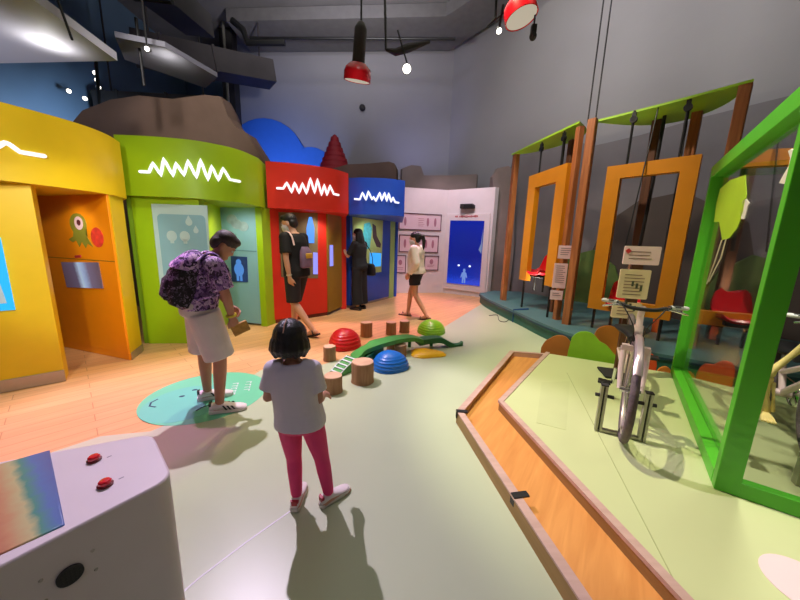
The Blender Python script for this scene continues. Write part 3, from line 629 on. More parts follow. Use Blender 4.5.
def bucket_seat(label, loc, rz):
    t = thing('bucket_seat', label, 'seat', loc, rz, 'red bucket seats')
    rings = []
    prof = [(0.25, -0.03, 0.15), (0.23, -0.005, 0.17), (0.12, -0.02, 0.18), (-0.03, -0.03, 0.18), (-0.11, 0.01, 0.175), (-0.15, 0.10, 0.17), (-0.175, 0.20, 0.15), (-0.185, 0.25, 0.10)]
    top = []; bot = []
    for yy, zz, w in prof:
        top.append([V((w * s, yy, zz + 0.05 * abs(s) ** 3)) for s in (-1, -0.8, -0.5, 0, 0.5, 0.8, 1)])
    mb = MB(); n = len(prof); th = 0.045
    for k in range(n):
        d = V((0, prof[min(k + 1, n - 1)][0] - prof[max(k - 1, 0)][0], prof[min(k + 1, n - 1)][1] - prof[max(k - 1, 0)][1])).normalized()
        nn = V((0, d.z, -d.y)) * -1
        ring = top[k] + [p - V((0, nn.y, nn.z)) * -th for p in reversed(top[k])]
        rings.append(ring)
    mb.loft(rings); mb.build('shell', M['seatred'], t, subsurf=0)
    MB().box((0, 0.05, -0.075), (0.22, 0.26, 0.05)).build('bracket', M['black'], t, bevel=0.01)
    for s in (-1, 1): MB().tube([(0.1 * s, 0.05, -0.09), (0.1 * s, 0.05, -0.35)], 0.018, n=8).build('support_rod', M['black'], t)
    return t
bucket_seat('glossy red bucket seat inside the far amber swing frame', (2.50, 5.50, 0.90), math.radians(112))
bucket_seat('red bucket seat half hidden behind the large notice, near swing frame', (2.98, 4.08, 0.62), math.radians(140))

mb = MB()
ropes = [((2.74, 5.32), 1.0, 3.05), ((2.60, 5.62), 1.3, 3.05)]
o = MB().tube([(2.60, 5.45, 3.04), (2.60, 5.45, 2.2), (2.59, 5.47, 1.3)], 0.02, n=8).build('pull_rope', M['black']); tag(o, 'thick black pull rope hanging behind the far swing frame', 'rope', 'black pull ropes')
o = MB().tube([(3.26, 4.28, 3.0), (3.24, 4.26, 2.2), (3.2, 4.25, 1.35)], 0.02, n=8).build('pull_rope', M['black']); tag(o, 'thick black pull rope hanging behind the middle of the near swing frame', 'rope', 'black pull ropes')
o = MB().tube([(3.0, 4.06, 3.0), (2.90, 4.0, 2.2), (2.80, 3.96, 1.35)], 0.008, n=6).build('pull_rope', M['black']); tag(o, 'thin dark cord hanging in front of the near swing frame', 'rope', 'black pull ropes')
o = MB().tube([(3.42, 4.12, 3.0), (3.40, 4.08, 2.2), (3.37, 4.05, 1.3)], 0.008, n=6).build('pull_rope', M['black']); tag(o, 'thin dark cord hanging through the right half of the near swing frame', 'rope', 'black pull ropes')

# three little notices on the middle post and the blue strap + cable on the deck edge
(x, y, _), r, L = wall_frame((2.30, 4.66), (2.46, 4.60))
for z0, z1, u0, w, lab in ((1.17, 1.36, 0.03, 0.19, 'topmost of three small white notices on the wooden post'), (0.73, 1.10, 0.0, 0.18, 'middle and tallest of three white notices on the wooden post'), (0.55, 0.69, -0.01, 0.17, 'lowest and smallest of three white notices on the wooden post')):
    t = thing('notice', lab, 'notice', (x, y, 0), r, 'white notices on the post')
    MB().box((u0 + w / 2 - 0.01, -0.01, (z0 + z1) / 2), (w, 0.012, z1 - z0)).build('board', M['signpink'], t, bevel=0.003, smooth=False)
    mb = MB(); bars(mb, u0 + 0.02, u0 + w - 0.03, z1 - 0.04, max(2, int((z1 - z0) / 0.035) - 1), -0.0175, 0.03, 0.008); mb.build('lettering', mat('print_grey', (140, 110, 120), 0.7, var=0), t, smooth=False)
o = MB().tube([(2.02, 5.34, 0.0), (2.015, 5.34, 0.1), (2.01, 5.33, 0.226), (2.16, 5.37, 0.226), (2.3, 5.42, 0.226)], 0.022, n=8, flat=0.3).build('blue_strap', mat('strap_blue', (30, 70, 120), 0.6, var=0.05)); tag(o, 'dark blue strap wrapped over the teal deck edge', 'strap')
cp = curve([(1.71, 5.77, 0.008), (1.88, 5.83, 0.008), (1.79, 5.4, 0.008), (1.89, 5.34, 0.008), (2.14, 5.74, 0.008), (2.07, 5.43, 0.008)], 6)
o = MB().tube([tuple(p) for p in cp], 0.007, n=6).build('floor_cable', M['black']); tag(o, 'thin black cable curling on the floor by the teal deck', 'cable')

# hill shaped backdrops behind the swings, the dark one standing in for shade
def backdrop(label, pts, A, B, th, m, name='hill_backdrop'):
    (x, y, _), r, L = wall_frame(A, B)
    t = thing(name, label, 'backdrop', (x, y, 0), r)
    MB().slab(pts, 0, th).build('board', m, t, smooth=False)
    return t
BA, BB = (2.3, 8.7), (6.8, 2.9)
M['hill'] = mat('hill_grey_mat', (116, 112, 116), 0.85, var=0.12, scale=1.5)
M['hillshade'] = mat('hill_shade_mat', (76, 66, 62), 0.85, var=0.15, scale=1.5)  # brown-grey that paints the shade behind the near swing
backdrop('large grey hill silhouette board on the wall behind the swings', [(0.45, 0), (0.47, 2.84), (0.62, 3.35), (0.8, 3.58), (1.44, 3.57), (1.9, 3.59), (2.5, 3.36), (3.24, 3.38), (4.04, 3.46), (5.0, 3.5), (7.3, 3.5), (7.3, 0)], BA, BB, 0.08, M['hill'])
backdrop('dark hill shaped board standing in for the shade low behind the near swing frame', [(2.1, 0), (2.15, 0.6), (2.45, 1.0), (2.75, 1.3), (2.9, 1.8), (3.4, 2.2), (4.0, 2.3), (4.5, 2.0), (5.4, 2.2), (6.6, 2.3), (7.2, 2.0), (7.2, 0)], (2.2, 8.58), (6.7, 2.78), 0.06, M['hillshade'])
backdrop('small dark green hill board low behind the wooden posts', [(2.0, 0), (2.05, 0.8), (2.3, 1.15), (2.8, 1.3), (3.2, 1.0), (3.4, 0.5), (3.4, 0)], (2.1, 8.46), (6.6, 2.66), 0.05, mat('hill_green_mat', (86, 110, 52), 0.85, var=0.1))
mb = MB()
for sx in (0, 0.09): mb.tube([(2.50 + sx * 0.8, 4.64 - sx * 0.6, 3.025), (2.50 + sx * 0.8, 4.64 - sx * 0.6, 6.98)], 0.010, n=6)
o = mb.build('hanging_cable', M['dark']); tag(o, 'pair of thin cables rising from between the two leaf boards to the ceiling', 'cable')

# ------------------------------------------------------------------ ball trough and bicycle platform
HP = 0.12
pf = thing('platform', 'pale green bicycle platform with a pinkish wooden rim', 'platform', (2.4, 1.4, 0))
edge = [(1.74, 3.49), (0.81, 2.30), (1.04, 0.89), (1.28, -0.6)]
poly = edge + [(4.6, -0.6), (4.6, 2.12)]
MB().prism([(1.76, 3.44), (0.85, 2.30), (1.08, 0.89), (1.32, -0.6), (4.6, -0.6), (4.6, 2.12)], 0.0, HP - 0.003).build('deck_top', M['plat'], pf, world=True, smooth=False)
def offset_path(pts, d):
    out = []
    for i, p in enumerate(pts):
        p = V((p[0], p[1], 0)); n = V((0, 0, 0)); 
        ns = []
        if i > 0: t = (p - V((pts[i - 1][0], pts[i - 1][1], 0))).normalized(); ns.append(V((-t.y, t.x, 0)))
        if i < len(pts) - 1: t = (V((pts[i + 1][0], pts[i + 1][1], 0)) - p).normalized(); ns.append(V((-t.y, t.x, 0)))
        n = sum(ns, V((0, 0, 0))).normalized(); k = 1.0 / max(0.4, n.dot(ns[0]))
        q = p + n * d * k; out.append((q.x, q.y))
    return out
def strip(pts, d0, d1, z0, z1):
    a = offset_path(pts, d0); b = offset_path(pts, d1)
    return MB().prism(a + list(reversed(b)), z0, z1)
strip(edge, 0.0, 0.042, HP - 0.018, HP + 0.004).build('rim', M['rim'], pf, world=True, smooth=False)
strip(edge, 0.008, 0.035, 0.03, HP - 0.018).build('riser', M['troughside'], pf, world=True, smooth=False)
MB().prism([(1.07, 0.97), (1.074, 0.97), (1.68, 2.9), (1.676, 2.9)], HP - 0.003, HP - 0.001).build('deck_seam', mat('seam_mat', (168, 176, 122), 0.6, var=0), pf, world=True, smooth=False)
hatch = [(1.32, 2.66), (1.6, 2.7), (1.16, 1.92), (0.99, 2)]
MB().prism(hatch, HP - 0.003, HP - 0.0012).build('hatch', mat('hatch_mat', (196, 204, 148), 0.5, var=0.02), pf, world=True, smooth=False)

c = [(1.57, 0.95)][0]
o = MB().prism([(c[0] + 0.13 * math.cos(2 * PI * k / 40), c[1] + 0.13 * math.sin(2 * PI * k / 40)) for k in range(40)], HP - 0.003, HP - 0.0008).build('round_sticker', mat('sticker_pink', (232, 206, 206), 0.5, var=0.02), smooth=False)
tag(o, 'pale pink round sticker on the platform in the bottom right corner', 'floor sticker')
tr = thing('ball_trough', 'bent wooden ball trough running along the bicycle platform', 'trough', (0.8, 2.0, 0))
outer = [(1.345, 3.56), (0.455, 2.16), (0.675, 0.93), (0.93, -0.6)]
inner = [(1.70, 3.46), (0.815, 2.295), (1.045, 0.89), (1.28, -0.6)]
strip(outer, 0.0, 0.04, 0.0, 0.10).build('outer_wall', M['troughside'], tr, world=True, smooth=False)
strip(outer, -0.002, 0.045, 0.092, 0.102).build('outer_rim', M['rim'], tr, world=True, smooth=False)
fo = offset_path(outer, 0.035)
MB().prism(fo + list(reversed(inner)), 0.02, 0.042).build('trough_floor', M['trough'], tr, world=True, smooth=False)
MB().prism([outer[0], (1.74, 3.50), (1.72, 3.46), (1.36, 3.52)], 0.0, 0.10).build('end_wall', M['rim'], tr, world=True, smooth=False)
for q in ((0.457, 2.15, 0.52), (0.605, 1.36, 0.75)):
    mb = MB().box((0.035, 0, 0.104), (0.085, 0.035, 0.008)); mb.box((-0.004, 0, 0.08), (0.008, 0.035, 0.055))
    mb.bm.transform(Matrix.Translation((q[0], q[1], 0)) @ Matrix.Rotation(0.18 if q[1] < 2 else -0.1, 4, 'Z'))
    mb.build('joint_clip', M['black'], tr, world=True, smooth=False)

# ------------------------------------------------------------------ painted bush cut-outs along the platform
BU0, BU1 = (1.74, 3.57), (2.80, 3.05)
(bx, by, _), brz, bL = wall_frame(BU0, BU1)
def bush(label, top, off, m, m2=None, group='bush cut-outs along the platform'):
    t = thing('bush_cutout', label, 'bush cut-out', (bx, by, 0), brz, group)
    top = [(u, max(z, 0.02)) for u, z in top]
    poly = [(p.x, max(p.z, 0.0)) for p in curve([V((u, 0, z)) for u, z in top], 4)]
    u0, u1 = top[0][0], top[-1][0]
    MB().slab([(u0, 0.0)] + poly + [(u1, 0.0)], off, off + 0.025).build('board', m, t, smooth=False)
    if m2: 
        MB().slab([(p[0], p[1]) for p in m2[0]], off - 0.004, off).build('painted_patch', m2[1], t, smooth=False)
    return t
bush('brown painted bush board at the left corner of the bicycle platform', [(-0.022, 0.123), (0.013, 0.205), (0.063, 0.251), (0.122, 0.295), (0.194, 0.307), (0.248, 0.282), (0.301, 0.219), (0.366, 0.146), (0.491, 0.098)], 0.06, M['bushbrown'])
bush('lime green bush board between two brown ones', [(0.266, 0.127), (0.279, 0.251), (0.294, 0.326), (0.357, 0.389), (0.444, 0.403), (0.506, 0.373), (0.561, 0.313), (0.631, 0.279), (0.696, 0.209), (0.76, 0.141)], 0.02, M['bushgreen'])
bush('tall orange brown bush board just left of the bicycle', [(0.513, 0.234), (0.513, 0.363), (0.544, 0.444), (0.623, 0.488), (0.707, 0.47), (0.763, 0.393), (0.795, 0.285), (0.819, 0.176)], 0.095, M['bushorange'])
bush('red orange bush board just right of the bicycle', [(0.854, 0.183), (0.868, 0.276), (0.915, 0.312), (0.969, 0.295), (1.004, 0.253), (1.062, 0.24), (1.094, 0.191), (1.108, 0.122)], 0.06, M['bushred'])
bush('small orange bush board beside the green enclosure post', [(1.111, 0.078), (1.13, 0.116), (1.168, 0.14), (1.208, 0.126), (1.23, 0.072)], 0.02, M['bushorange'])

# ------------------------------------------------------------------ bicycles
def bicycle(label, loc, rz, cf, group, accents):
    """front wheel contact at the origin, bicycle heads along -y"""
    t = thing('bicycle', label, 'bicycle', loc, rz, group)
    R = 0.33; WB = 0.98
    TY = mat('tyre_mat', (104, 90, 94), 0.8, var=0.2, scale=30, bump=0.3, bscale=120)
    def wheel(name, y):
        w = MB().torus((0, y, R), R - 0.022, 0.023, RY(PI / 2), n=48, m=10).build(name, TY, t)
        MB().torus((0, y, R), R - 0.05, 0.011, RY(PI / 2), n=48, m=8, sx=1.3).build('rim', accents[1], w)
        mb = MB()
        for k in range(20):
            a = 2 * PI * k / 20; b = a + (0.35 if k % 2 else -0.35); s = 0.022 if (k // 2) % 2 else -0.022
            mb.tube([(s, y + 0.02 * math.cos(b), R + 0.02 * math.sin(b)), (0, y + (R - 0.05) * math.cos(a), R + (R - 0.05) * math.sin(a))], 0.0016, n=4)
        mb.build('spokes', M['chrome'], w)
        MB().tube([(-0.055, y, R), (0.055, y, R)], 0.02, n=12).build('hub', M['chrome'], w)
    wheel('front_wheel', 0.0); wheel('rear_wheel', WB)
    BBp = V((0, 0.56, 0.28)); ST = V((0, 0.64, 0.46)); HT = V((0, 0.155, 0.70)); HB = V((0, 0.125, 0.60)); RW_ = V((0, WB, R))
    mb = MB()
    mb.tube([HB, BBp], 0.021); mb.tube([HT - V((0, -0.01, 0.06)), ST - V((0, 0.02, 0.05))], 0.018); mb.tube([BBp, ST], 0.019); mb.tube([HB - V((0, 0.01, 0.04)), HT + V((0, 0.008, 0.03))], 0.026)
    for s in (-1, 1):
        mb.tube([BBp + V((s * 0.03, 0, 0)), V((s * 0.06, WB, R))], 0.011); mb.tube([ST - V((0, 0, 0.03)) + V((s * 0.015, 0, 0)), V((s * 0.06, WB, R))], 0.009)
    mb.tube([BBp - V((0.04, 0, 0)), BBp + V((0.04, 0, 0))], 0.026)
    mb.build('frame', cf, t)
    mb = MB()
    mb.box((0, 0.105, 0.585), (0.15, 0.05, 0.035))
    for s in (-1, 1): mb.tube([(s * 0.062, 0.105, 0.59), (s * 0.062, 0.06, 0.45), (s * 0.058, 0.0, R)], [0.019, 0.017, 0.012])
    mb.build('fork', accents[0], t)
    mb = MB(); mb.tube([(0, 0.163, 0.73), (0, 0.18, 0.79), (0, 0.15, 0.84)], 0.019); mb.tube([(0, 0.15, 0.84), (0, 0.10, 0.852)], 0.02); mb.build('stem', accents[0], t)
    mb = MB(); mb.tube([(tuple(p)) for p in curve([V((-0.215, 0.16, 0.875)), V((-0.14, 0.13, 0.875)), V((-0.06, 0.10, 0.852)), V((0.06, 0.10, 0.852)), V((0.14, 0.13, 0.875)), V((0.215, 0.16, 0.875))], 5)], 0.0125)
    mb.build('handlebar', M['black'], t)
    for s in (-1, 1):
        g = MB().tube([(s * 0.14, 0.13, 0.875), (s * 0.215, 0.16, 0.875)], 0.013, round_ends=True).build('grip', mat('grip_grey', (206, 206, 204), 0.6, var=0.05), t)
        mb = MB(); mb.box((s * 0.115, 0.10, 0.87), (0.03, 0.04, 0.024)); mb.tube([(s * 0.115, 0.09, 0.87), (s * 0.17, 0.07, 0.86), (s * 0.215, 0.085, 0.845)], [0.007, 0.007, 0.005], n=8); mb.build('brake_lever', M['chrome'], t)
    mb = MB(); mb.tube([ST, ST + V((0, 0.02, 0.12))], 0.0135); mb.build('seat_post', M['chrome'], t)
    rings = []
    for yy, w, zz in ((0.50, 0.02, 0.80), (0.54, 0.03, 0.815), (0.64, 0.045, 0.815), (0.72, 0.085, 0.825), (0.78, 0.095, 0.83), (0.80, 0.07, 0.825)):
        rings.append([V((w * 1.3 * math.cos(2 * PI * k / 14), yy - 0.01, zz - 0.25 + 0.028 * math.sin(2 * PI * k / 14))) for k in range(14)])
    MB().loft(rings).build('saddle', M['black'], t)
    mb = MB().torus((0.055, BBp.y, BBp.z), 0.075, 0.006, RY(PI / 2), n=32, m=6)
    for k in range(5): mb.tube([(0.055, BBp.y, BBp.z), (0.055, BBp.y + 0.075 * math.cos(k * 1.257), BBp.z + 0.075 * math.sin(k * 1.257))], 0.006, n=6)
    mb.build('chainring', M['chrome'], t)
    mb = MB(); mb.tube([(0.06, BBp.y, BBp.z + 0.075), (0.06, WB, R + 0.035)], 0.004, n=6); mb.tube([(0.06, BBp.y, BBp.z - 0.075), (0.06, WB, R - 0.035)], 0.004, n=6); mb.build('chain', M['steel'], t)
    for s in (-1, 1):
        c = MB().tube([(s * 0.07, BBp.y, BBp.z), (s * 0.075, BBp.y - s * 0.04, BBp.z + s * 0.15)], 0.011, n=8).build('crank', M['chrome'], t)
        MB().box((s * 0.13, BBp.y - s * 0.04, BBp.z + s * 0.15), (0.09, 0.075, 0.022)).build('pedal', accents[2], c, bevel=0.004)
    mb = MB(); rr = []
    for k in range(9):
        a = math.radians(35 + 100 * k / 8); rr.append([V((x_, (R + 0.03) * math.cos(PI - a) * -1 * -1, R + (R + 0.03) * math.sin(a) + (0.012 - 0.012 * abs(x_) / 0.035) + dz)) for x_, dz in ((-0.022, -0.008), (-0.012, 0), (0.012, 0), (0.022, -0.008), (0.012, -0.005), (-0.012, -0.005))])
    mb.loft(rr); mb.build('front_mudguard', accents[1], t)
    mb = MB(); mb.lathe([(0, 0), (0.03, 0), (0.034, 0.02), (0.0, 0.03)], (0, 0.075, 0.66), M=RX(PI / 2), n=14); mb.box((0, 0.10, 0.66), (0.02, 0.05, 0.02)); mb.build('reflector', M['dark'], t)
    mb = MB()
    for s in (-1, 1): mb.tube([tuple(p) for p in curve([V((s * 0.12, 0.09, 0.88)), V((s * 0.08, 0.02, 0.83)), V((s * 0.03, 0.06, 0.72)), V((s * 0.03, 0.12, 0.60))], 5)], 0.004, n=6)
    mb.build('brake_cable', M['black'], t)
    return t
M['bikewhite'] = mat('bike_white_mat', (232, 206, 206), 0.35, var=0.03, coat=0.4)
M['bikesteel'] = mat('bike_rim_mat', (200, 180, 186), 0.3, 0.6, var=0.03)
M['bikeyellow'] = mat('bike_yellow_mat', (232, 206, 110), 0.4, var=0.04, coat=0.3)
HB_ = math.atan2(0.62, 0.78)
bicycle('white bicycle standing on the pale green platform facing the camera', (1.495, 1.86, HP), -0.60, M['bikewhite'], 'bicycles on the platform', (M['bikewhite'], M['bikesteel'], M['black']))
bicycle('pale bicycle under the skeleton inside the green enclosure at the right edge', (2.36, 1.52, HP), -0.55, M['bikewhite'], 'bicycles on the platform', (M['bikewhite'], M['bikesteel'], M['black']))
def bike_stand(label, A, B, h):
    (x, y, _), r, L = wall_frame(A, B)
    t = thing('wheel_stand', label, 'wheel stand', (x, y, HP), r, 'aluminium wheel stands')
    for u in (0.0, L):
        mb = MB()
        w = 0.02
        mb.prism([(u - w, -w), (u - 0.005, -w), (u - 0.005, -w + 0.012), (u + 0.005, -w + 0.012), (u + 0.005, -w), (u + w, -w), (u + w, w), (u - w, w)], 0.0, h)
        p = mb.build('upright', M['alu'], t, smooth=False)
        MB().box((u, -w - 0.0005 + 0.0115, h / 2), (0.0096, 0.002, h - 0.02)).build('slot', M['black'], p, smooth=False)
        MB().box((u, 0, h + 0.003), (0.042, 0.042, 0.008)).build('end_cap', M['dark'], p, smooth=False)
        mb = MB(); sgn = 1 if u == 0 else -1
        mb.tube([(u - sgn * 0.045, 0, 0.255), (u + sgn * 0.06, 0, 0.255)], 0.012, n=10)
        mb.build('axle_clamp', M['dark'], p)
    MB().box((L / 2, 0, 0.01), (L - 0.04, 0.03, 0.02)).build('base_bar', M['alu'], t, bevel=0.003, smooth=False)
    return t
bike_stand('aluminium wheel stand holding the white bicycle', (1.38, 1.93), (1.6, 1.83), 0.33)
bike_stand('aluminium wheel stand in front of the skeleton inside the glass enclosure', (2.185, 1.475), (2.44, 1.345), 0.33)

# skeleton model riding the bicycle in the enclosure
BONE = mat('bone_mat', (244, 220, 140), 0.55, var=0.08, scale=20)
sk = thing('skeleton_model', 'yellowish skeleton model on the bicycle inside the green enclosure', 'skeleton model', (2.36, 1.75, HP))
KN = V((2.119, 1.674, 0.673)); AN = V((2.139, 1.66, 0.457)); HI = V((2.215, 1.606, 0.895))
FW = V((-0.62, -0.78, 0)).normalized(); SD = V((0.78, -0.62, 0)).normalized()
def legbones(dx, kn, an, hi):
    mb = MB(); mb.tube([hi + dx, lerp3(hi, kn, 0.15) + dx, lerp3(hi, kn, 0.5) + dx, lerp3(hi, kn, 0.88) + dx, kn + dx], [0.026, 0.018, 0.014, 0.018, 0.028], n=12, round_ends=True); mb.ell(hi + dx + V((0, 0, 0.015)), (0.028, 0.028, 0.028)); mb.build('thigh_bone', BONE, sk, world=True)
    mb = MB(); k2 = kn + dx - V((0, 0, 0.035)); mb.tube([k2, lerp3(k2, an + dx, 0.15), lerp3(k2, an + dx, 0.6), an + dx], [0.026, 0.016, 0.012, 0.018], n=12, round_ends=True)
    o2 = SD * 0.026; mb.tube([k2 + o2 - V((0, 0, 0.02)), lerp3(k2, an + dx, 0.5) + o2, an + dx + o2], [0.010, 0.006, 0.010], n=8, round_ends=True); mb.build('shin_bone', BONE, sk, world=True)
    mb = MB(); mb.ell(an + dx - V((0, 0, 0.025)) - FW * 0.02, (0.028, 0.028, 0.024))
    for q in (-0.024, -0.012, 0, 0.012, 0.024):
        mb.tube([an + dx - V((0, 0, 0.02)), an + dx + FW * 0.05 + SD * q * 0.8 - V((0, 0, 0.03)), an + dx + FW * 0.085 + SD * q - V((0, 0, 0.04))], [0.012, 0.009, 0.008], n=6, round_ends=True)
    mb.build('foot_bones', BONE, sk, world=True)
def lerp3(a, b, t): return a + (b - a) * t
legbones(V((0, 0, 0)), KN, AN, HI)
legbones(SD * 0.2, KN + V((0, 0, -0.06)), AN + V((0, 0, -0.08)), HI)
PV = HI + SD * 0.1 + V((0, 0, 0.06))
mb = MB()
for sg in (-1, 1): mb.tube([tuple(p) for p in curve([PV - FW * 0.05 + SD * 0.02 * sg, PV + SD * 0.11 * sg + V((0, 0, 0.08)), PV + FW * 0.06 + SD * 0.12 * sg + V((0, 0, 0.02)), PV + FW * 0.07 + SD * 0.03 * sg - V((0, 0, 0.05))], 5)], 0.026, n=10, flat=0.5, round_ends=True)
mb.ell(PV - FW * 0.05, (0.045, 0.045, 0.06)); mb.build('pelvis', BONE, sk, world=True)
mb = MB()
SPN = curve([PV - FW * 0.05, PV - FW * 0.02 + V((0, 0, 0.2)), PV + FW * 0.02 + V((0, 0, 0.4)), PV + FW * 0.06 + V((0, 0, 0.6))], 6)
for p in SPN: mb.ell(p, (0.022, 0.022, 0.016), n=10, m=6)
mb.tube(SPN, 0.012, n=8); mb.build('spine', BONE, sk, world=True)
mb = MB()
for k in range(7):
    c = SPN[9 + k]; r_ = 0.09 + 0.035 * math.sin(PI * (k + 1) / 8)
    mb.tube([c + FW * (r_ * 0.75 * (1 - math.cos(t))) + SD * (r_ * 1.15 * math.sin(t)) - V((0, 0, 0.04 * (1 - math.cos(t)))) for t in [2 * PI * j / 16 for j in range(17)]], 0.006, n=6)
mb.build('ribcage', BONE, sk, world=True)
mb = MB(); SKc = SPN[-1] + FW * 0.06 + V((0, 0, 0.14))
mb.ell(SKc, (0.075, 0.085, 0.085)); mb.ell(SKc + FW * 0.05 - V((0, 0, 0.07)), (0.045, 0.05, 0.05)); mb.tube([SPN[-1], SKc], 0.02, n=8); mb.build('skull', BONE, sk, world=True)
for sg in (-1, 1):
    SHp = SPN[-2] + SD * 0.16 * sg; ELp = SHp + FW * 0.02 + SD * 0.03 * sg - V((0, 0, 0.25)); WRp = ELp + FW * 0.15 - SD * 0.03 * sg - V((0, 0, 0.12))
    mb = MB(); mb.tube([SPN[-2], SHp], 0.009, n=8); mb.tube([SHp, lerp3(SHp, ELp, 0.5), ELp], [0.018, 0.011, 0.016], n=10, round_ends=True); mb.tube([ELp, lerp3(ELp, WRp, 0.5), WRp], [0.014, 0.009, 0.012], n=10, round_ends=True)
    for q in (-0.015, -0.005, 0.005, 0.015): mb.tube([WRp, WRp + FW * 0.06 + SD * q, WRp + FW * 0.10 + SD * q - V((0, 0, 0.03))], 0.005, n=6)
    mb.build('arm_bones', BONE, sk, world=True)

# large notice behind the bicycle
t = thing('notice_stand', 'tall notice stand with pink heading board and tan text boards behind the white bicycle', 'notice', (2.22, 2.83, HP), math.radians(-16))
MB().box((-0.06, 0.03, 0.55), (0.09, 0.04, 1.1)).build('stand_post', M['postdark'], t, bevel=0.004, smooth=False)
MB().box((-0.06, 0.03, 0.01), (0.3, 0.25, 0.02)).build('base_plate', M['dark'], t, bevel=0.004, smooth=False)
def nboard(name, u0, z0, u1, z1, m, lines, ic=False):
    b = MB().slab(rrect(u0, z0, u1, z1, 0.012), -0.012, 0.008).build(name, m, t, smooth=False)
    mb = MB(); bars(mb, u0 + 0.04, u1 - 0.04, z1 - 0.05, lines, -0.013, 0.03, 0.007); mb.build('lettering', mat('print_brown', (130, 96, 90), 0.7, var=0), b, smooth=False)
    if ic:
        mb = MB()
        for k in range(3): mb.box((u1 - 0.06 - 0.035 * k, -0.0135, z0 + 0.10 + 0.02 * k), (0.018, 0.003, 0.05))
        mb.build('printed_icon', mat('print_dark', (70, 74, 60), 0.7, var=0), b, smooth=False)
    return b
h = nboard('heading_board', -0.19, 1.085, 0.09, 1.25, M['signpink'], 3)
MB().slab([(-0.185, 1.205), (-0.16, 1.23), (-0.135, 1.205), (-0.16, 1.18)], -0.016, -0.012).build('red_diamond', M['inkred'], h, smooth=False)
nboard('text_board', -0.195, 0.77, 0.045, 1.04, M['signtan'], 7, True)
nboard('text_board', -0.215, 0.58, 0.02, 0.73, M['signtan'], 3, True)

# ------------------------------------------------------------------ green enclosure with half-mirror glass
en = thing('glass_enclosure', 'bright green framed glass enclosure at the right edge', 'enclosure', (1.68, 1.43, HP), math.atan2(-.576, .817))
LY, LX, H, w, dp = 1.90, 1.6, 1.97, 0.055, 0.085
def post(x, y, wx=None, wy=None): return MB().box((x, y, H / 2), (wx or dp, wy or w, H))
post(dp / 2 + 0.003, w / 2, dp + 0.006, w + 0.004).build('corner_post', M['encl'], en, bevel=0.003, smooth=False)
post(dp / 2, LY - w / 2, dp, w).build('corner_post', M['encl'], en, bevel=0.003, smooth=False)
post(LX - dp / 2, w / 2, dp, w).build('corner_post', M['encl'], en, bevel=0.003, smooth=False)
post(LX - dp / 2, LY - w / 2, dp, w).build('corner_post', M['encl'], en, bevel=0.003, smooth=False)
for z, hh in ((w / 2 + 0.01, 0.08), (H - 0.05, 0.10)):
    for x in (dp / 2, LX - dp / 2):
        MB().box((x, LY / 2, z), (dp, LY - 2 * w - 0.02, hh)).build('side_rail', M['encl'], en, bevel=0.003, smooth=False)
    for y in (w / 2, LY - w / 2):
        MB().box((LX / 2, y, z), (LX - 2 * dp, w, hh)).build('cross_rail', M['encl'], en, bevel=0.003, smooth=False)
def glass(name, refl, tint):
    m = bpy.data.materials.new(name); m.use_nodes = True; nt = m.node_tree; N = nt.nodes; L = nt.links
    for n in list(N):
        if n.type != 'OUTPUT_MATERIAL': N.remove(n)
    out = [n for n in N if n.type == 'OUTPUT_MATERIAL'][0]
    tr_ = N.new('ShaderNodeBsdfTransparent'); tr_.inputs[0].default_value = tint
    gl = N.new('ShaderNodeBsdfGlossy'); gl.inputs['Roughness'].default_value = 0.015; gl.inputs['Color'].default_value = (0.95, 0.95, 0.95, 1)
    mx = N.new('ShaderNodeMixShader'); mx.inputs[0].default_value = refl
    L.new(tr_.outputs[0], mx.inputs[1]); L.new(gl.outputs[0], mx.inputs[2]); L.new(mx.outputs[0], out.inputs[0])
    return m
MB().box((0.06, LY / 2, H / 2), (0.006, LY - 2 * w + 0.01, H - 0.16)).build('glass_pane', glass('half_mirror_glass', 0.5, (0.94, 0.95, 0.94, 1)), en, smooth=False, label='half mirrored side glass')
LD = mat('leaf_decal_mat', (176, 212, 44), 0.5, var=0.04)
def on_pane(poly, name, m, x0=0.054):
    a = MB().loft([[V((x0, p[0], p[1])) for p in poly], [V((x0 + 0.003, p[0], p[1])) for p in poly]])
    return a.build(name, m, en, smooth=False)
PU = lambda L_: [(1.909 - u, z - HP) for u, z in L_]
lf = [(0.229, 1.593), (0.166, 1.741), (0.192, 1.871), (0.484, 1.895), (0.883, 1.86), (1.015, 1.713), (1.034, 1.604), (0.978, 1.505), (0.831, 1.442), (0.643, 1.432), (0.416, 1.581)]
on_pane(PU(lf), 'leaf_decal', LD)
for pts in ([(0.611, 1.433), (0.539, 1.26), (0.425, 1.072), (0.447, 1.074), (0.566, 1.261), (0.643, 1.432)], [(0.732, 1.43), (0.701, 1.297), (0.481, 1.093), (0.505, 1.096), (0.731, 1.297), (0.754, 1.437)]):
    on_pane(PU(pts), 'stem_decal', mat('stem_decal_mat', (200, 190, 160), 0.5, var=0))
for pts in ([(1.56, 1.7), (1.582, 1.726), (1.636, 1.772), (1.627, 1.806), (1.577, 1.85), (1.611, 1.851), (1.666, 1.833), (1.697, 1.8), (1.709, 1.744), (1.678, 1.705), (1.632, 1.684)], [(0.931, 1.594), (0.99, 1.634), (0.953, 1.683), (1.035, 1.686), (1.121, 1.651), (1.098, 1.629), (1.101, 1.598), (1.092, 1.555), (1.025, 1.56), (0.993, 1.601)]):
    on_pane(PU(pts), 'white_decal', mat('white_decal_mat', (236, 228, 222), 0.5, var=0))

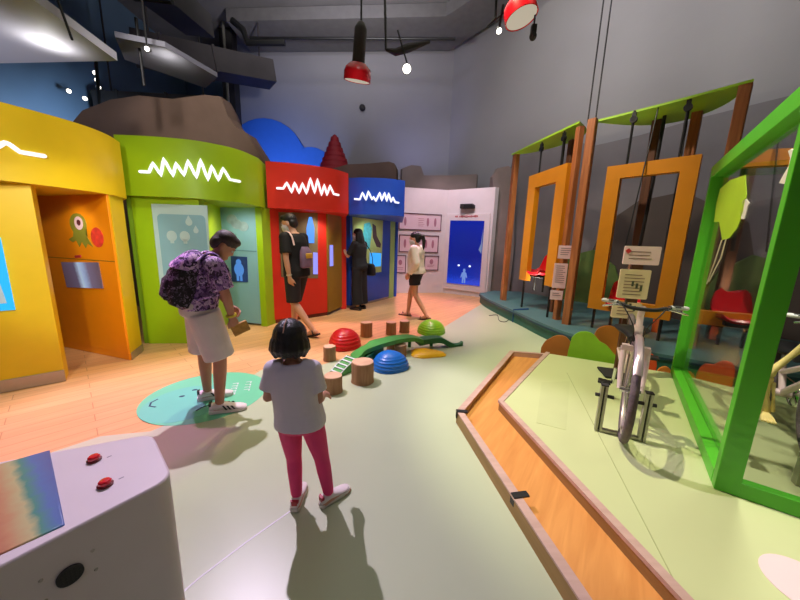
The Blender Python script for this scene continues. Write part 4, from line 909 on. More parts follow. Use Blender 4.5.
# ------------------------------------------------------------------ sculpture of stumps, domes and the wavy green beam
def stump(label, x, y, r, h):
    t = thing('log_stump', label, 'stump', (x, y, 0.003), random.uniform(0, 6), 'log stumps around the green beam')
    n = 30; ph = random.uniform(0, 6)
    def ring(q, z): return [V(((r * q * (1 + 0.02 * math.sin(3 * a + ph) + 0.012 * math.sin(7 * a))) * math.cos(a), (r * q * (1 + 0.02 * math.sin(3 * a + ph) + 0.012 * math.sin(7 * a))) * math.sin(a), z)) for a in [2 * PI * k / n for k in range(n)]]
    MB().loft([ring(1.04, 0), ring(1.0, 0.03), ring(0.985, h * 0.5), ring(1.0, h - 0.012), ring(0.97, h - 0.002)]).build('bark', M['bark'], t)
    MB().loft([ring(0.955, h - 0.006), ring(0.95, h + 0.003), ring(0.93, h + 0.005)]).build('cut_top', M['endgrain'], t)
    return t
ST = [(-0.58, 2.6), (-0.34, 2.82), (-0.78, 3.34), (-0.47, 4.28), (-0.12, 4.41), (0.08, 4.54), (0.02, 3.56), (-0.09, 3.73)]
for (x, y), r, h, lab in zip(ST, (0.083, 0.108, 0.07, 0.085, 0.075, 0.075, 0.075, 0.06), (0.15, 0.20, 0.16, 0.20, 0.18, 0.17, 0.13, 0.14),
        ('log stump right beside the girl, nearest to her arm', 'largest log stump, in front of the blue dome', 'log stump left of the red dome', 'log stump behind the beam, right of the red dome', 'left one of two stumps behind the top of the beam', 'right one of two stumps behind the top of the beam', 'low log stump right of the blue dome', 'small stump half hidden behind the blue dome')):
    stump(lab, x, y, r, h)
def dome(label, x, y, rx, ry, h, m, rz=0.0, power=2.0, tri=0.0, ridges=9):
    t = thing('stepping_dome', label, 'stepping dome', (x, y, 0.003), rz, 'coloured stepping domes')
    n = 44; rings = []
    prof = []
    for k in range(ridges * 3 + 1):
        a = k / (ridges * 3) * PI / 2
        prof.append((math.cos(a) * (1 + (0.02 if k % 3 == 1 else -0.012)), math.sin(a) ** (2 / power)))
    for q, z in prof:
        q = max(q, 0.02)
        rings.append([V((rx * q * (1 + tri * math.cos(3 * b)) * math.cos(b), ry * q * (1 + tri * math.cos(3 * b)) * math.sin(b), h * z)) for b in [2 * PI * j / n for j in range(n)]])
    MB().loft(rings).build('shell', m, t)
    MB().loft([[p * 1.02 * 1.0 for p in rings[0]], [V((p.x * 1.02, p.y * 1.02, 0.008)) for p in rings[0]]]).build('rubber_edge', m, t)
    return t
dome('red ridged stepping dome in front of the red booth', -0.70, 3.82, 0.205, 0.21, 0.235, M['domered'], 0.3, 2.2, 0.04)
dome('blue ridged stepping dome in the middle of the sculpture', -0.09, 3.18, 0.20, 0.185, 0.185, M['domeblue'], 0.1, 2.0, 0.05)
dome('bright green stepping dome behind the tail of the beam', 0.49, 4.55, 0.215, 0.2, 0.20, M['domegreen'], 0.5, 2.0, 0.06)
dome('flat yellow stepping stone in front of the tail of the beam', 0.34, 3.60, 0.21, 0.135, 0.06, M['domeyellow'], -0.05, 2.6, 0.14, ridges=4)

bt = thing('balance_beam', 'wavy green balance beam winding between stumps and domes', 'balance beam', (0, 3.8, 0.003))
def beam(name, pts, w, th, m, solid=True, n=5):
    """ribbon along a path; pts = (x, y, z)"""
    P = curve([V(p) for p in pts], n); rings = []
    for i, p in enumerate(P):
        d = P[min(i + 1, len(P) - 1)] - P[max(i - 1, 0)]; s = V((d.y, -d.x, 0)).normalized() * (w[0] + (w[1] - w[0]) * i / (len(P) - 1)) / 2
        zb = 0.004 if solid else max(0.004, p.z - th)
        rings.append([p - s, p + s, V((p.x + s.x, p.y + s.y, zb)), V((p.x - s.x, p.y - s.y, zb))])
    return MB().loft(rings).build(name, m, bt, world=True)
b1 = [(-0.54, 3.01, 0.03), (-0.44, 2.76, 0.12)]
ramp = [(-0.64, 2.92, 0.02), (-0.57, 3.02, 0.08), (-0.49, 3.13, 0.13)]
ra = beam('ramp', ramp, (0.15, 0.15), 0.02, M['croc'])
mb = MB()
P = curve([V(p) for p in ramp], 10)
for k in range(2, 19, 4):
    p = P[k]; d = (P[k + 1] - P[k - 1]).normalized(); s = V((d.y, -d.x, 0)).normalized() * 0.065
    mb.tube([p - s + V((0, 0, 0.006)), p + s + V((0, 0, 0.006))], 0.010, n=6, flat=0.5)
s0 = V((P[1] - P[0]).normalized())
for sg in (-1, 1):
    s = V((s0.y, -s0.x, 0)).normalized() * 0.068 * sg
    mb.tube([tuple(p + s + V((0, 0, 0.005))) for p in P[1:-1:3]], 0.005, n=6)
mb.build('rungs', M['printwhite'], bt, world=True)
beam('arch', [(-0.51, 3.3, 0.06), (-0.42, 3.34, 0.13), (-0.3, 3.37, 0.2), (-0.17, 3.48, 0.21), (-0.01, 3.61, 0.21), (0.16, 3.73, 0.19), (0.28, 3.79, 0.15)], (0.2, 0.15), 0.05, M['croc'], solid=False)
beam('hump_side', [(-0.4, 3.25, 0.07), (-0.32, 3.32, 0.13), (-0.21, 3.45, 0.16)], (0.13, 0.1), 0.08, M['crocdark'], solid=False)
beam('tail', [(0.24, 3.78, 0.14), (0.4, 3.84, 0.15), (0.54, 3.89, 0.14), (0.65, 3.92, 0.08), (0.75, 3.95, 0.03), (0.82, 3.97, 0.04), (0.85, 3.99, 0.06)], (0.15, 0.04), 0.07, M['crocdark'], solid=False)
mb = MB()
for c in ((-0.24, 3.75, 0), (0.14, 3.86, 0), (0.43, 3.93, 0)):
    mb.tube([(c[0], c[1], 0), (c[0], c[1], 0.12)], 0.022, n=10)
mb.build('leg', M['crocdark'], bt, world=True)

# round floor sticker under the man
(cx, cy) = (-1.64, 2.47)
fd = thing('floor_sticker', 'round mint green floor sticker with a smiling face under the bending man', 'floor sticker', (cx, cy, 0.003), 0.35)
n = 64
MB().prism([(0.47 * math.cos(2 * PI * k / n), 0.46 * math.sin(2 * PI * k / n)) for k in range(n)], 0.0, 0.0015).build('disc', M['decal'], fd, smooth=False)
MB().prism([(-0.13 + 0.30 * math.cos(2 * PI * k / n), -0.1 + 0.30 * math.sin(2 * PI * k / n)) for k in range(n)], 0.0015, 0.0025).build('printed_face', M['decalface'], fd, smooth=False)
SI = mat('sticker_ink', (40, 60, 90), 0.6, var=0)
for ex, ey in ((-0.12, 0.12), (-0.19, 0.02)): MB().prism([(ex + 0.022 * math.cos(2 * PI * k / 12), ey + 0.014 * math.sin(2 * PI * k / 12)) for k in range(12)], 0.0025, 0.0035).build('printed_eye', SI, fd)
MB().tube([(-0.36, 0.02, 0.003), (-0.39, -0.03, 0.003), (-0.38, -0.09, 0.003), (-0.33, -0.12, 0.003)], 0.007, n=6, flat=0.15).build('printed_smile', SI, fd)
MB().tube([(-0.02, -0.27, 0.003), (0.02, -0.22, 0.003), (0.1, -0.2, 0.003)], 0.008, n=6, flat=0.15).build('printed_arm', SI, fd)
mb = MB()
for r_, x0, ws in ((0, 0.20, (0.03, 0.022, 0.028, 0.02, 0.03)), (1, 0.31, (0.03, 0.03, 0.022, 0.034))):
    yy = 0.16
    for w_ in ws:
        mb.box((x0, yy, 0.003), (0.05, 0.008, 0.002)); mb.box((x0 + 0.018, yy - w_ / 2, 0.003), (0.008, w_, 0.002)); yy -= w_ + 0.025
mb.build('white_lettering', M['printwhite'], fd, smooth=False)

# ------------------------------------------------------------------ control desk in the near left corner
kz = 0.62
q = [(-0.91, 1.04), (-0.68, 0.83), (-0.87, 0.55), (-1.38, 0.82)]
k0, k1, k2, k3 = [V((p[0], p[1], 0)) for p in q]
ax = (k2 - k1).normalized()
kb = thing('control_desk', 'white rounded control desk with a screen and two red push buttons', 'control desk', (k1.x, k1.y, 0), math.atan2(-ax.y, -ax.x))
# local: x runs along the front edge to the right end, y runs away from the visitor
Ml = chain(kb).inverted()
def kloc(px): return Ml @ V((px[0], px[1], 0, 1))
def rounded(poly, rad, n=7):
    o = []
    for i in range(len(poly)):
        p = poly[i]; a = (poly[i - 1] - p); b = (poly[(i + 1) % len(poly)] - p); a, b = p + a.normalized() * rad[i], p + b.normalized() * rad[i]
        for k in range(n + 1):
            t = k / n; o.append(a * (1 - t) ** 2 + p * 2 * t * (1 - t) + b * t * t)
    return [(v.x, v.y) for v in o]
ext = 0.55
dp = [kloc(k0), kloc(k1), kloc(k2 + ax * ext), kloc(k3 + (k3 - k0).normalized() * ext * 0.6)]
MB().prism(rounded([V((p.x, p.y, 0)) for p in dp], (0.05, 0.055, 0.05, 0.05)), 0.0, kz).build('cabinet', M['lav'], kb, bevel=0.006)
sq = [(-1.3, 0.81), (-1.17, 0.93), (-0.83, 0.66), (-0.93, 0.54)]
sl = [kloc(p) for p in sq]
s = MB().prism([(p.x + 0.45, p.y) for p in sl], kz - 0.004, kz + 0.004).build('screen', stripes('rainbow_screen', [(0.0, (110, 34, 44)), (0.30, (156, 60, 56)), (0.48, (180, 128, 96)), (0.62, (176, 164, 120)), (0.70, (70, 128, 116)), (0.82, (78, 104, 160)), (1.0, (84, 88, 140))], (4.6, 0.0, 0), 0.3, 0.12, glow=0.12, off=0.95 - 4.6 * (max(p.x for p in sl) + 0.45)), kb, bevel=0.003)
s.location = (-0.45, 0, 0)
for c in ([(-0.98, 0.89)], [(-0.85, 0.79)]):
    p = kloc(c[0])
    b = MB().lathe([(0.0, 0), (0.018, 0), (0.019, 0.005), (0.016, 0.007), (0.0, 0.007)], (p.x, p.y, kz), n=28).build('button_bezel', mat('bezel_maroon', (120, 16, 26), 0.3, var=0), kb)
    MB().lathe([(0.0, 0.0), (0.0155, 0.0), (0.0155, 0.010), (0.012, 0.014), (0.0, 0.016)], (p.x, p.y, kz + 0.004), n=28).build('button_cap', M['arcade'], b)
for c in ([(-0.95, 0.91)], [(-0.83, 0.82)]):
    p = kloc(c[0]); MB().box((p.x, p.y, kz + 0.0004), (0.012, 0.0035, 0.0008)).build('button_marking', mat('marking_grey', (150, 142, 150), 0.6, var=0), kb, smooth=False)
gx, gz = -0.235, 0.50
g = MB().lathe([(0.0, 0.0), (0.025, 0.0), (0.025, 0.006), (0.0, 0.006)], (gx, 0.0, gz), M=RX(PI / 2), n=30).build('speaker_grille', M['dark'], kb)
mb = MB()
for i in range(-3, 4):
    for j in range(-3, 4):
        if i * i + j * j < 8: mb.lathe([(0.0, 0.0), (0.003, 0.0), (0.003, 0.001), (0.0, 0.001)], (gx + i * 0.008, -0.0062, gz + j * 0.008), M=RX(PI / 2), n=6)
mb.build('grille_holes', M['black'], g)
for dx, dz in ((-0.045, 0.03), (0.045, 0.03), (-0.045, -0.03), (0.045, -0.03)):
    MB().lathe([(0.0, 0.0), (0.0045, 0.0), (0.003, 0.003), (0.0, 0.003)], (gx + dx, 0, gz + dz), M=RX(PI / 2), n=10).build('screw', M['steel'], g)

# ------------------------------------------------------------------ ceiling: soffits, ducts, tracks, lamps
def hang(name, label, cat, mb, m, group=None, smooth=False, bevel=0):
    o = mb.build(name, m, smooth=smooth, bevel=bevel); return tag(o, label, cat, group)
hang('ceiling_soffit', 'large white soffit panel lit by a lamp, top left corner', 'soffit', MB().prism([(-7.1, 4.9), (-3.85, 4.62), (-3.72, 3.5), (-3.9, 1.5), (-7.1, 1.5)], 3.6, 3.7), M['sail'])
hang('ceiling_soffit', 'small grey soffit panel with a bright lamp reflection, left of the grey back wall', 'soffit', MB().prism([(-4.3, 5.3), (-3.95, 4.75), (-3.42, 4.95), (-3.15, 5.75), (-3.6, 6.15)], 3.95, 4.02), M['sail2'])
hang('ceiling_soffit', 'grey ceiling soffit running above the back wall', 'soffit', MB().prism([(-4.6, 10.3), (1.2, 9.95), (2.6, 8.1), (2.0, 7.4), (0.9, 8.6), (-4.6, 9.0)], 6.7, 6.98), mat('soffit_mid', (104, 102, 104), 0.8, var=0.08))
def duct(label, a, b, w, h, m='duct'):
    a, b = V(a), V(b); d = (b - a); L = d.length; q = d.to_track_quat('X', 'Z').to_matrix()
    mb = MB().box((0, 0, 0), (L, w, h))
    for k in range(int(L / 1.0)): mb.box((-L / 2 + 0.5 + k, 0, 0), (0.05, w + 0.05, h + 0.05))
    for k in (-0.4, 0.4):
        w_ = q.inverted() @ V((0, 0, 1)); p_ = V((L * k, 0, 0)); up_ = 6.99 - ((a + b) / 2 + q @ p_).z
        mb.tube([p_, p_ + w_ * up_], 0.02, n=6)
    o = mb.build('air_duct', M[m], smooth=False); o.location = (a + b) / 2; o.rotation_euler = q.to_euler()
    return tag(o, label, 'duct', 'dark ducts under the ceiling')
duct('dark duct running diagonally across the top left ceiling', (-3.4, 2.8, 4.3), (-3.9, 6.6, 5.2), 0.5, 0.35, 'dark')
duct('grey duct crossing above the green booth toward the back wall', (-5.8, 7.4, 5.2), (-3.6, 9.2, 5.6), 0.6, 0.5)
duct('short brownish duct box at the top edge above the back wall', (-2.9, 6.0, 5.9), (-1.9, 6.0, 5.95), 0.8, 0.5)
duct('dark duct low along the far left wall behind the soffit', (-7.0, 7.8, 4.2), (-4.6, 8.2, 4.3), 0.5, 0.5, 'dark')
duct('wide grey duct high over the left side of the hall', (-6.8, 5.6, 6.0), (-1.8, 5.9, 6.2), 1.0, 0.6, 'dark')
hang('steel_column', 'dark steel column at the left end of the grey back wall', 'column', MB().box((-5.05, 9.9, 3.5), (0.34, 0.3, 6.98)), M['dark'])
hang('column_strip', 'bright metal strip drawing the bright edge of the dark steel column', 'conduit', MB().tube([(-4.95, 9.5, 2.5), (-4.95, 9.5, 6.98)], 0.035, n=8), M['alu'], smooth=True)  # added strip draws the column's bright edge
# fine black conduit bends on the ceiling
def conduit(label, pts, r=0.05): return hang('conduit', label, 'conduit', MB().tube(pts, r, n=8), M['black'], 'black conduits', True)
conduit('black bent conduit arm high on the back wall', [tuple(p) for p in [(-4.06, 8.2, 6.25), (-3.82, 8.2, 6.06), (-3.72, 8.2, 5.79), (-2.86, 8.2, 5.82)]], 0.07)
conduit('thin dark conduit along the top of the grey back wall', [(-3.94, 8.8, 6.23), (1.14, 8.5, 6.17)], 0.03)
conduit('black bracket arm beside the large red lamp', [(0.85, 3.2, 6.98), (0.77, 3.2, 3.57), (0.78, 3.2, 3.34), (0.71, 3.2, 3.27), (0.94, 3.2, 3.45)], 0.012)
conduit('thin drop rod among the ceiling lamps at the left', [(-3.83, 5, 4.33), (-3.82, 5, 3.47)], 0.02)
conduit('thin black drop cable over the white soffit', [(-5.3, 4.0, 6.98), (-3.72, 3.8, 3.76), (-3.63, 3.8, 3.39)], 0.012)

def spotlight(label, p, aim, s=1.0, rod=None, glow='spotglow', group='track spotlights'):
    t = thing('track_spotlight', label, 'spotlight', p, 0, group)
    q = (V(aim) - V(p)).to_track_quat('-Z', 'Y').to_matrix()
    c = MB().lathe([(0.0, 0.13 * s), (0.03 * s, 0.13 * s), (0.05 * s, 0.06 * s), (0.055 * s, -0.02 * s), (0.05 * s, -0.02 * s), (0.045 * s, 0.0)], (0, 0, 0), M=q, n=18).build('can', M['black'], t)
    MB().lathe([(0.0, -0.012 * s), (0.046 * s, -0.012 * s), (0.046 * s, 0.004 * s), (0.0, 0.004 * s)], (0, 0, 0), M=q, n=18).build('lens', M[glow], t)
    if rod: MB().tube([V((0, 0, 0.06 * s)), V((rod[0], rod[1], rod[2]))], 0.012, n=6).build('rod', M['black'], t)
    return t
trk = thing('light_track', 'black light track with a row of spotlights above the yellow booth', 'light track', (-6.31, 7, 4.58))
MB().tube([(-6.27, 7, 4.73), (-5.78, 6.4, 3.63)], 0.03, n=6).build('rail', M['black'], trk, world=True)
for p, lab in (((-6.32, 7, 4.53), 'highest of three stacked spotlights on the left track'), ((-6.3, 7, 4.4), 'middle of three stacked spotlights on the left track'), ((-6.29, 7, 4.27), 'lowest of three stacked spotlights on the left track'), ((-6.91, 7, 4.18), 'small spotlight furthest left above the yellow booth'), ((-6.6, 7, 4.05), 'small spotlight just above the edge of the brown rock')):
    spotlight(lab, p, (0.5, 0.5, 1.2), 0.8)
spotlight('spotlight next to the grey soffit, left of the bright reflection', (-3.42, 4.6, 3.74), (-2.0, 0, 2.4), 0.6, rod=(0, 0, 2.6))
spotlight('very bright spotlight hanging right of the small red pendant', (0, 5.2, 3.89), (0.1, 0.3, 1.0), 1.3, rod=(-0.15, 0, 0.5))
o = MB().tube([(-0.32, 5.25, 4.16), (-0.18, 5.25, 4.13), (0.01, 5.25, 4.19), (0.33, 5.25, 4.28)], [0.02, 0.05, 0.06, 0.02], n=8).build('spot_track', M['dark']); tag(o, 'short lamp track carrying the bright spotlight', 'light track')
o = MB().tube([(-0.36, 5.25, 5.05), (-0.32, 5.25, 4.16)], 0.018, n=6).build('drop_rod', M['black']); tag(o, 'thin black drop rod of the lamp track right of the small pendant', 'rod')
spotlight('small white spotlight under the arm left of the large red lamp', (0.82, 3.2, 3.24), (1.0, 0.4, 0.2), 0.5, rod=(0.02, 0, 0.2))

def pendant(label, p, s, tilt):
    t = thing('pendant_lamp', label, 'pendant lamp', p, 0, 'red pendant lamps')
    q = RX(tilt[0]) @ RY(tilt[1])
    MB().lathe([(0.0, 0.10), (0.10, 0.10), (0.155, 0.05), (0.17, 0.0), (0.17, -0.09), (0.16, -0.09), (0.155, 0.0), (0.0, 0.07)], (0, 0, 0), M=Matrix.Scale(s, 3) @ q, n=32).build('shade', M['seatred'], t)
    MB().lathe([(0.0, -0.06), (0.156, -0.06), (0.156, -0.085), (0.0, -0.085)], (0, 0, 0), M=Matrix.Scale(s, 3) @ q, n=32).build('diffuser', M['lampface'], t)
    MB().lathe([(0.0, 0.52), (0.04, 0.50), (0.075, 0.44), (0.078, 0.09), (0.0, 0.09)], (0, 0, 0), M=Matrix.Scale(s, 3) @ q, n=24).build('neck', mat('lamp_neck_mat', (52, 44, 42), 0.5, var=0.1), t)
    a = q @ V((0, 0, 0.5 * s))
    MB().tube([a, V((a.x, a.y, 6.98 - p[2]))], 0.012, n=6).build('cord', M['black'], t)
    return t
M['lampface'] = emit('lamp_face', (226, 214, 190), 0.55)
pendant('small red pendant lamp with dark neck hanging over the middle of the hall', (-0.65, 4.6, 3.53), 1.05, (0.28, 0.12))
pendant('large red pendant lamp cut by the top edge', (0.93, 3, 3.28), 0.78, (-0.15, -0.25))
o = MB().ell((0, 0, 0), (0.03, 0.03, 0.035)); o.box((0, 0.0, 0.05), (0.04, 0.04, 0.06)); o.tube([(0, 0, 0.05), (0, 0, 3.75)], 0.008, n=6); o.lathe([(0, 0), (0.018, 0), (0.018, 0.03), (0, 0.03)], (0, -0.01, -0.02), M=RX(PI / 2.5), n=12)
o = o.build('security_camera', M['dark']); o.location = (1.06, 3, 3.09); tag(o, 'small dark camera under the large red pendant lamp', 'camera')

# ------------------------------------------------------------------ people
def skinmat(name, c): return mat(name, c, 0.55, var=0.04, scale=20)
HAIR = mat('hair_black', (22, 18, 18), 0.5, var=0.2, scale=60)
MASK = mat('mask_white', (226, 226, 232), 0.7, var=0.02)
def lerp(a, b, t): return a + (b - a) * t
def frame_ring(c, xa, ya, rx, ry, n=22, p=2.4):
    out = []
    for k in range(n):
        t = 2 * PI * k / n; cs, sn = math.cos(t), math.sin(t)
        out.append(c + xa * (rx * abs(cs) ** (2 / p) * (1 if cs >= 0 else -1)) + ya * (ry * abs(sn) ** (2 / p) * (1 if sn >= 0 else -1)))
    return out
def trunk(mb, J, s, infl, prof, t0=None, t1=None):
    """closed torso loft from pelvis to neck base; prof rows are (t, half width, half depth, forward shift)"""
    P, Nk = J['pelvis'], J['neck']
    mid = J.get('waist', (P + Nk) / 2)
    hx = unit(J['hipR'] - J['hipL']); sx = unit(J['shR'] - J['shL'])
    rings = []
    for t, w, d, f in prof:
        if t <= 0.5: c = lerp(P, mid, t / 0.5)
        else: c = lerp(mid, Nk, (t - 0.5) / 0.5)
        ax = unit(lerp(hx, sx, max(0, min(1, t))))
        up = unit(lerp(unit(mid - P), unit(Nk - mid), max(0, min(1, t))))
        if t < 0: up = V((0, 0, 1)) if J.get('straight_legs', True) else up; c = P + V((0, 0, t * (mid - P).length * 2))
        ya = unit(up.cross(ax)); ax = unit(ya.cross(up))
        rings.append(frame_ring(c + ya * f * s, ax, ya, w * s + infl, d * s + infl))
    mb.loft(rings)
TRUNK = [(-0.22, 0.07, 0.07, 0), (-0.14, 0.135, 0.10, -0.01), (0.0, 0.165, 0.115, -0.015), (0.2, 0.15, 0.105, 0), (0.4, 0.138, 0.098, 0.005), (0.6, 0.152, 0.108, 0.005), (0.78, 0.165, 0.105, 0), (0.9, 0.15, 0.085, -0.005), (0.97, 0.09, 0.065, 0), (1.02, 0.06, 0.055, 0.0)]
def limb(mb, a, b, c, r):
    m1 = lerp(a, b, 0.45); m2 = lerp(b, c, 0.35)
    mb.tube([a, m1, b, m2, c], r, n=14, round_ends=True)
def hand(mb, wr, fwd, back, s, curl=0.5, side=1):
    """palm, four fingers and a thumb; fwd runs along the palm, back is the direction of the back of the hand"""
    f = unit(fwd); b = unit(V(back) - f * V(back).dot(f)); x = unit(f.cross(b)) * side
    pc = wr + f * 0.05 * s
    rings = []
    for k, (q, w, d) in enumerate(((-0.02, 0.024, 0.02), (0.02, 0.034, 0.017), (0.055, 0.041, 0.015), (0.088, 0.040, 0.012), (0.096, 0.034, 0.008))):
        rings.append(frame_ring(wr + f * q * s, x, b, w * s, d * s, 14, 2.6))
    mb.loft(rings)
    for i, (off, L, r) in enumerate(((0.030, 0.068, 0.0088), (0.010, 0.076, 0.0092), (-0.011, 0.070, 0.0088), (-0.030, 0.055, 0.008))):
        p = wr + f * 0.082 * s + x * off * s; pts = [p]; d = f; a = 0.0
        for seg in (0.45, 0.32, 0.23):
            a += curl * (0.55 if seg > 0.4 else 0.75); d = f * math.cos(a) - b * math.sin(a); p = p + d * L * seg * s; pts.append(p)
        mb.tube(pts, [r * s, r * s * 0.97, r * s * 0.9, r * s * 0.78], n=8, round_ends=True)
    p = wr + f * 0.03 * s + x * 0.028 * s; d = unit(f * 0.75 + x * 0.6 - b * 0.25); p2 = p + d * 0.036 * s; d2 = unit(f * 0.9 + x * 0.15 - b * 0.35)
    mb.tube([p - d * 0.012 * s, p2, p2 + d2 * 0.03 * s, p2 + d2 * 0.05 * s], [0.013 * s, 0.011 * s, 0.0095 * s, 0.008 * s], n=8, round_ends=True)
def head(mb, c, R, s):
    q = lambda x, y, z: c + R @ (V((x, y, z)) * s)
    rings = []
    for z, w, yf, yb in ((-0.118, 0.022, 0.078, 0.040), (-0.108, 0.040, 0.088, 0.015), (-0.085, 0.055, 0.092, -0.03), (-0.05, 0.066, 0.090, -0.068), (-0.01, 0.072, 0.088, -0.088), (0.03, 0.076, 0.090, -0.098), (0.07, 0.074, 0.082, -0.094), (0.10, 0.058, 0.058, -0.072), (0.118, 0.034, 0.03, -0.044), (0.124, 0.008, 0.0, -0.012)):
        cy, d = (yf + yb) / 2, (yf - yb) / 2
        rings.append([q(w * math.cos(2 * PI * k / 24), cy + d * math.sin(2 * PI * k / 24), z) for k in range(24)])
    mb.loft(rings)
    mb.ell(q(0, 0.092, -0.022), (0.013 * s, 0.020 * s, 0.017 * s), R); mb.tube([q(0, 0.086, 0.018), q(0, 0.102, -0.018)], [0.008 * s, 0.011 * s], n=8, round_ends=True)
    mb.ell(q(0, 0.086, -0.068), (0.024 * s, 0.012 * s, 0.007 * s), R); mb.ell(q(0, 0.084, -0.08), (0.019 * s, 0.012 * s, 0.007 * s), R)
    for sg in (-1, 1):
        mb.ell(q(sg * 0.076, -0.008, -0.01), (0.009 * s, 0.02 * s, 0.032 * s), R)
        mb.ell(q(sg * 0.03, 0.083, 0.026), (0.022 * s, 0.009 * s, 0.006 * s), R)
def face_parts(body, c, R, s, mask=None):
    q = lambda x, y, z: c + R @ (V((x, y, z)) * s)
    for sg in (-1, 1):
        e = MB().ell(q(sg * 0.031, 0.079, 0.006), (0.0125 * s, 0.0125 * s, 0.009 * s), R).build('eye', mat('eye_white', (232, 228, 224), 0.25, var=0), body)
        MB().ell(q(sg * 0.031, 0.089, 0.006), (0.006 * s, 0.004 * s, 0.006 * s), R).build('iris', mat('iris_brown', (40, 24, 18), 0.2, var=0), e)
        MB().ell(q(sg * 0.031, 0.092, 0.027), (0.02 * s, 0.005 * s, 0.0045 * s), R).build('eyebrow', HAIR, body)
    if mask is None:
        MB().ell(q(0, 0.094, -0.073), (0.021 * s, 0.006 * s, 0.007 * s), R).build('lips', mat('lip_mat', (176, 96, 92), 0.5, var=0.03), body)
    else:
        rings = []
        for z, w, yf in ((-0.112, 0.040, 0.093), (-0.095, 0.058, 0.104), (-0.06, 0.068, 0.113), (-0.025, 0.071, 0.118), (-0.004, 0.060, 0.108)):
            ring = []
            for k in range(15):
                t = -0.15 + (PI + 0.3) * k / 14; ring.append(q((w + 0.004) * math.cos(t), yf * math.sin(t) if math.sin(t) > 0 else 0.02 * math.sin(t), z))
            inner = []
            for k in range(15):
                t = -0.15 + (PI + 0.3) * (14 - k) / 14; inner.append(q((w - 0.004) * math.cos(t), (yf - 0.008) * math.sin(t) if math.sin(t) > 0 else 0.02 * math.sin(t), z))
            rings.append(ring + inner)
        mk = MB().loft(rings).build('face_mask', mask, body)
        mb = MB()
        for sg in (-1, 1):
            mb.tube([q(sg * 0.07, 0.02, -0.02), q(sg * 0.082, -0.012, 0.02), q(sg * 0.078, -0.03, 0.0)], 0.0025 * s, n=6)
            mb.tube([q(sg * 0.064, 0.02, -0.09), q(sg * 0.078, -0.01, -0.045)], 0.0025 * s, n=6)
        mb.build('ear_loop', mask, mk)
def shoe(body, an, fwd, s, up_m, sole_m, name='shoe', stripe=None, heel=None, side=1, pitch=0.0, open_toe=False):
    """an: ankle point; fwd: toe direction (3-D)"""
    f = unit(fwd); x = unit(f.cross(V((0, 0, 1)))); u = unit(x.cross(f))
    base = an - u * 0.085 * s
    q = lambda a, b, c: base + x * (a * s) + f * (b * s) + u * (c * s)
    rings = []
    for b, w, h in ((-0.075, 0.028, 0.075), (-0.06, 0.037, 0.085), (0.0, 0.04, 0.09), (0.05, 0.042, 0.075), (0.1, 0.047, 0.055), (0.15, 0.045, 0.046), (0.18, 0.034, 0.038), (0.195, 0.016, 0.03)):
        rings.append([q(w * math.cos(2 * PI * k / 16), b, 0.018 + max(0, h - 0.018) * (0.5 + 0.5 * math.sin(2 * PI * k / 16))) for k in range(16)])
    sh = MB().loft(rings).build(name, up_m, body)
    rings = []
    for b, w in ((-0.082, 0.022), (-0.07, 0.037), (0.0, 0.041), (0.06, 0.044), (0.11, 0.05), (0.16, 0.047), (0.19, 0.034), (0.203, 0.014)):
        rings.append([q(-w, b, 0), q(w, b, 0), q(w * 1.03, b, 0.014), q(w, b, 0.026), q(-w, b, 0.026), q(-w * 1.03, b, 0.014)])
    MB().loft(rings).build('sole', sole_m, sh)
    if stripe:
        for k in range(3):
            for sg in (-1, 1):
                mb = MB(); b = 0.035 + 0.03 * k; w = 0.0445
                mb.loft([[q(sg * w, b + 0.012, 0.028), q(sg * w, b + 0.026, 0.028), q(sg * (w + 0.003), b + 0.026, 0.028), q(sg * (w + 0.003), b + 0.012, 0.028)],
                         [q(sg * (w - 0.006), b - 0.012, 0.066 - 0.004 * k), q(sg * (w - 0.006), b + 0.002, 0.066 - 0.004 * k), q(sg * (w - 0.001), b + 0.002, 0.066 - 0.004 * k), q(sg * (w - 0.001), b - 0.012, 0.066 - 0.004 * k)]])
                mb.build('stripe', stripe, sh, smooth=False)
    if heel:
        MB().loft([[q(-0.02, -0.078, 0.05), q(0.02, -0.078, 0.05), q(0.03, -0.06, 0.05), q(-0.03, -0.06, 0.05)], [q(-0.02, -0.08, 0.088), q(0.02, -0.08, 0.088), q(0.034, -0.06, 0.092), q(-0.034, -0.06, 0.092)]]).build('heel_tab', heel, sh, smooth=False)
    return sh
def sandal(body, an, fwd, s, m):
    f = unit(fwd); x = unit(f.cross(V((0, 0, 1)))); u = unit(x.cross(f)); base = an - u * 0.088 * s
    q = lambda a, b, c: base + x * (a * s) + f * (b * s) + u * (c * s)
    rings = [[q(-w, b, -0.004), q(w, b, -0.004), q(w, b, 0.016), q(-w, b, 0.016)] for b, w in ((-0.085, 0.02), (-0.07, 0.036), (0.0, 0.038), (0.1, 0.047), (0.16, 0.045), (0.195, 0.02))]
    sd = MB().loft(rings).build('sandal', m, body, smooth=False)
    mb = MB()
    for b, h, w in ((0.10, 0.05, 0.05), (-0.02, 0.085, 0.043)):
        mb.tube([q(-w, b, 0.01), q(-w * 0.8, b + 0.01, h * 0.8), q(0, b + 0.015, h + 0.012), q(w * 0.8, b + 0.01, h * 0.8), q(w, b, 0.01)], 0.010 * s, n=8, flat=0.5)
    mb.build('strap', m, sd)
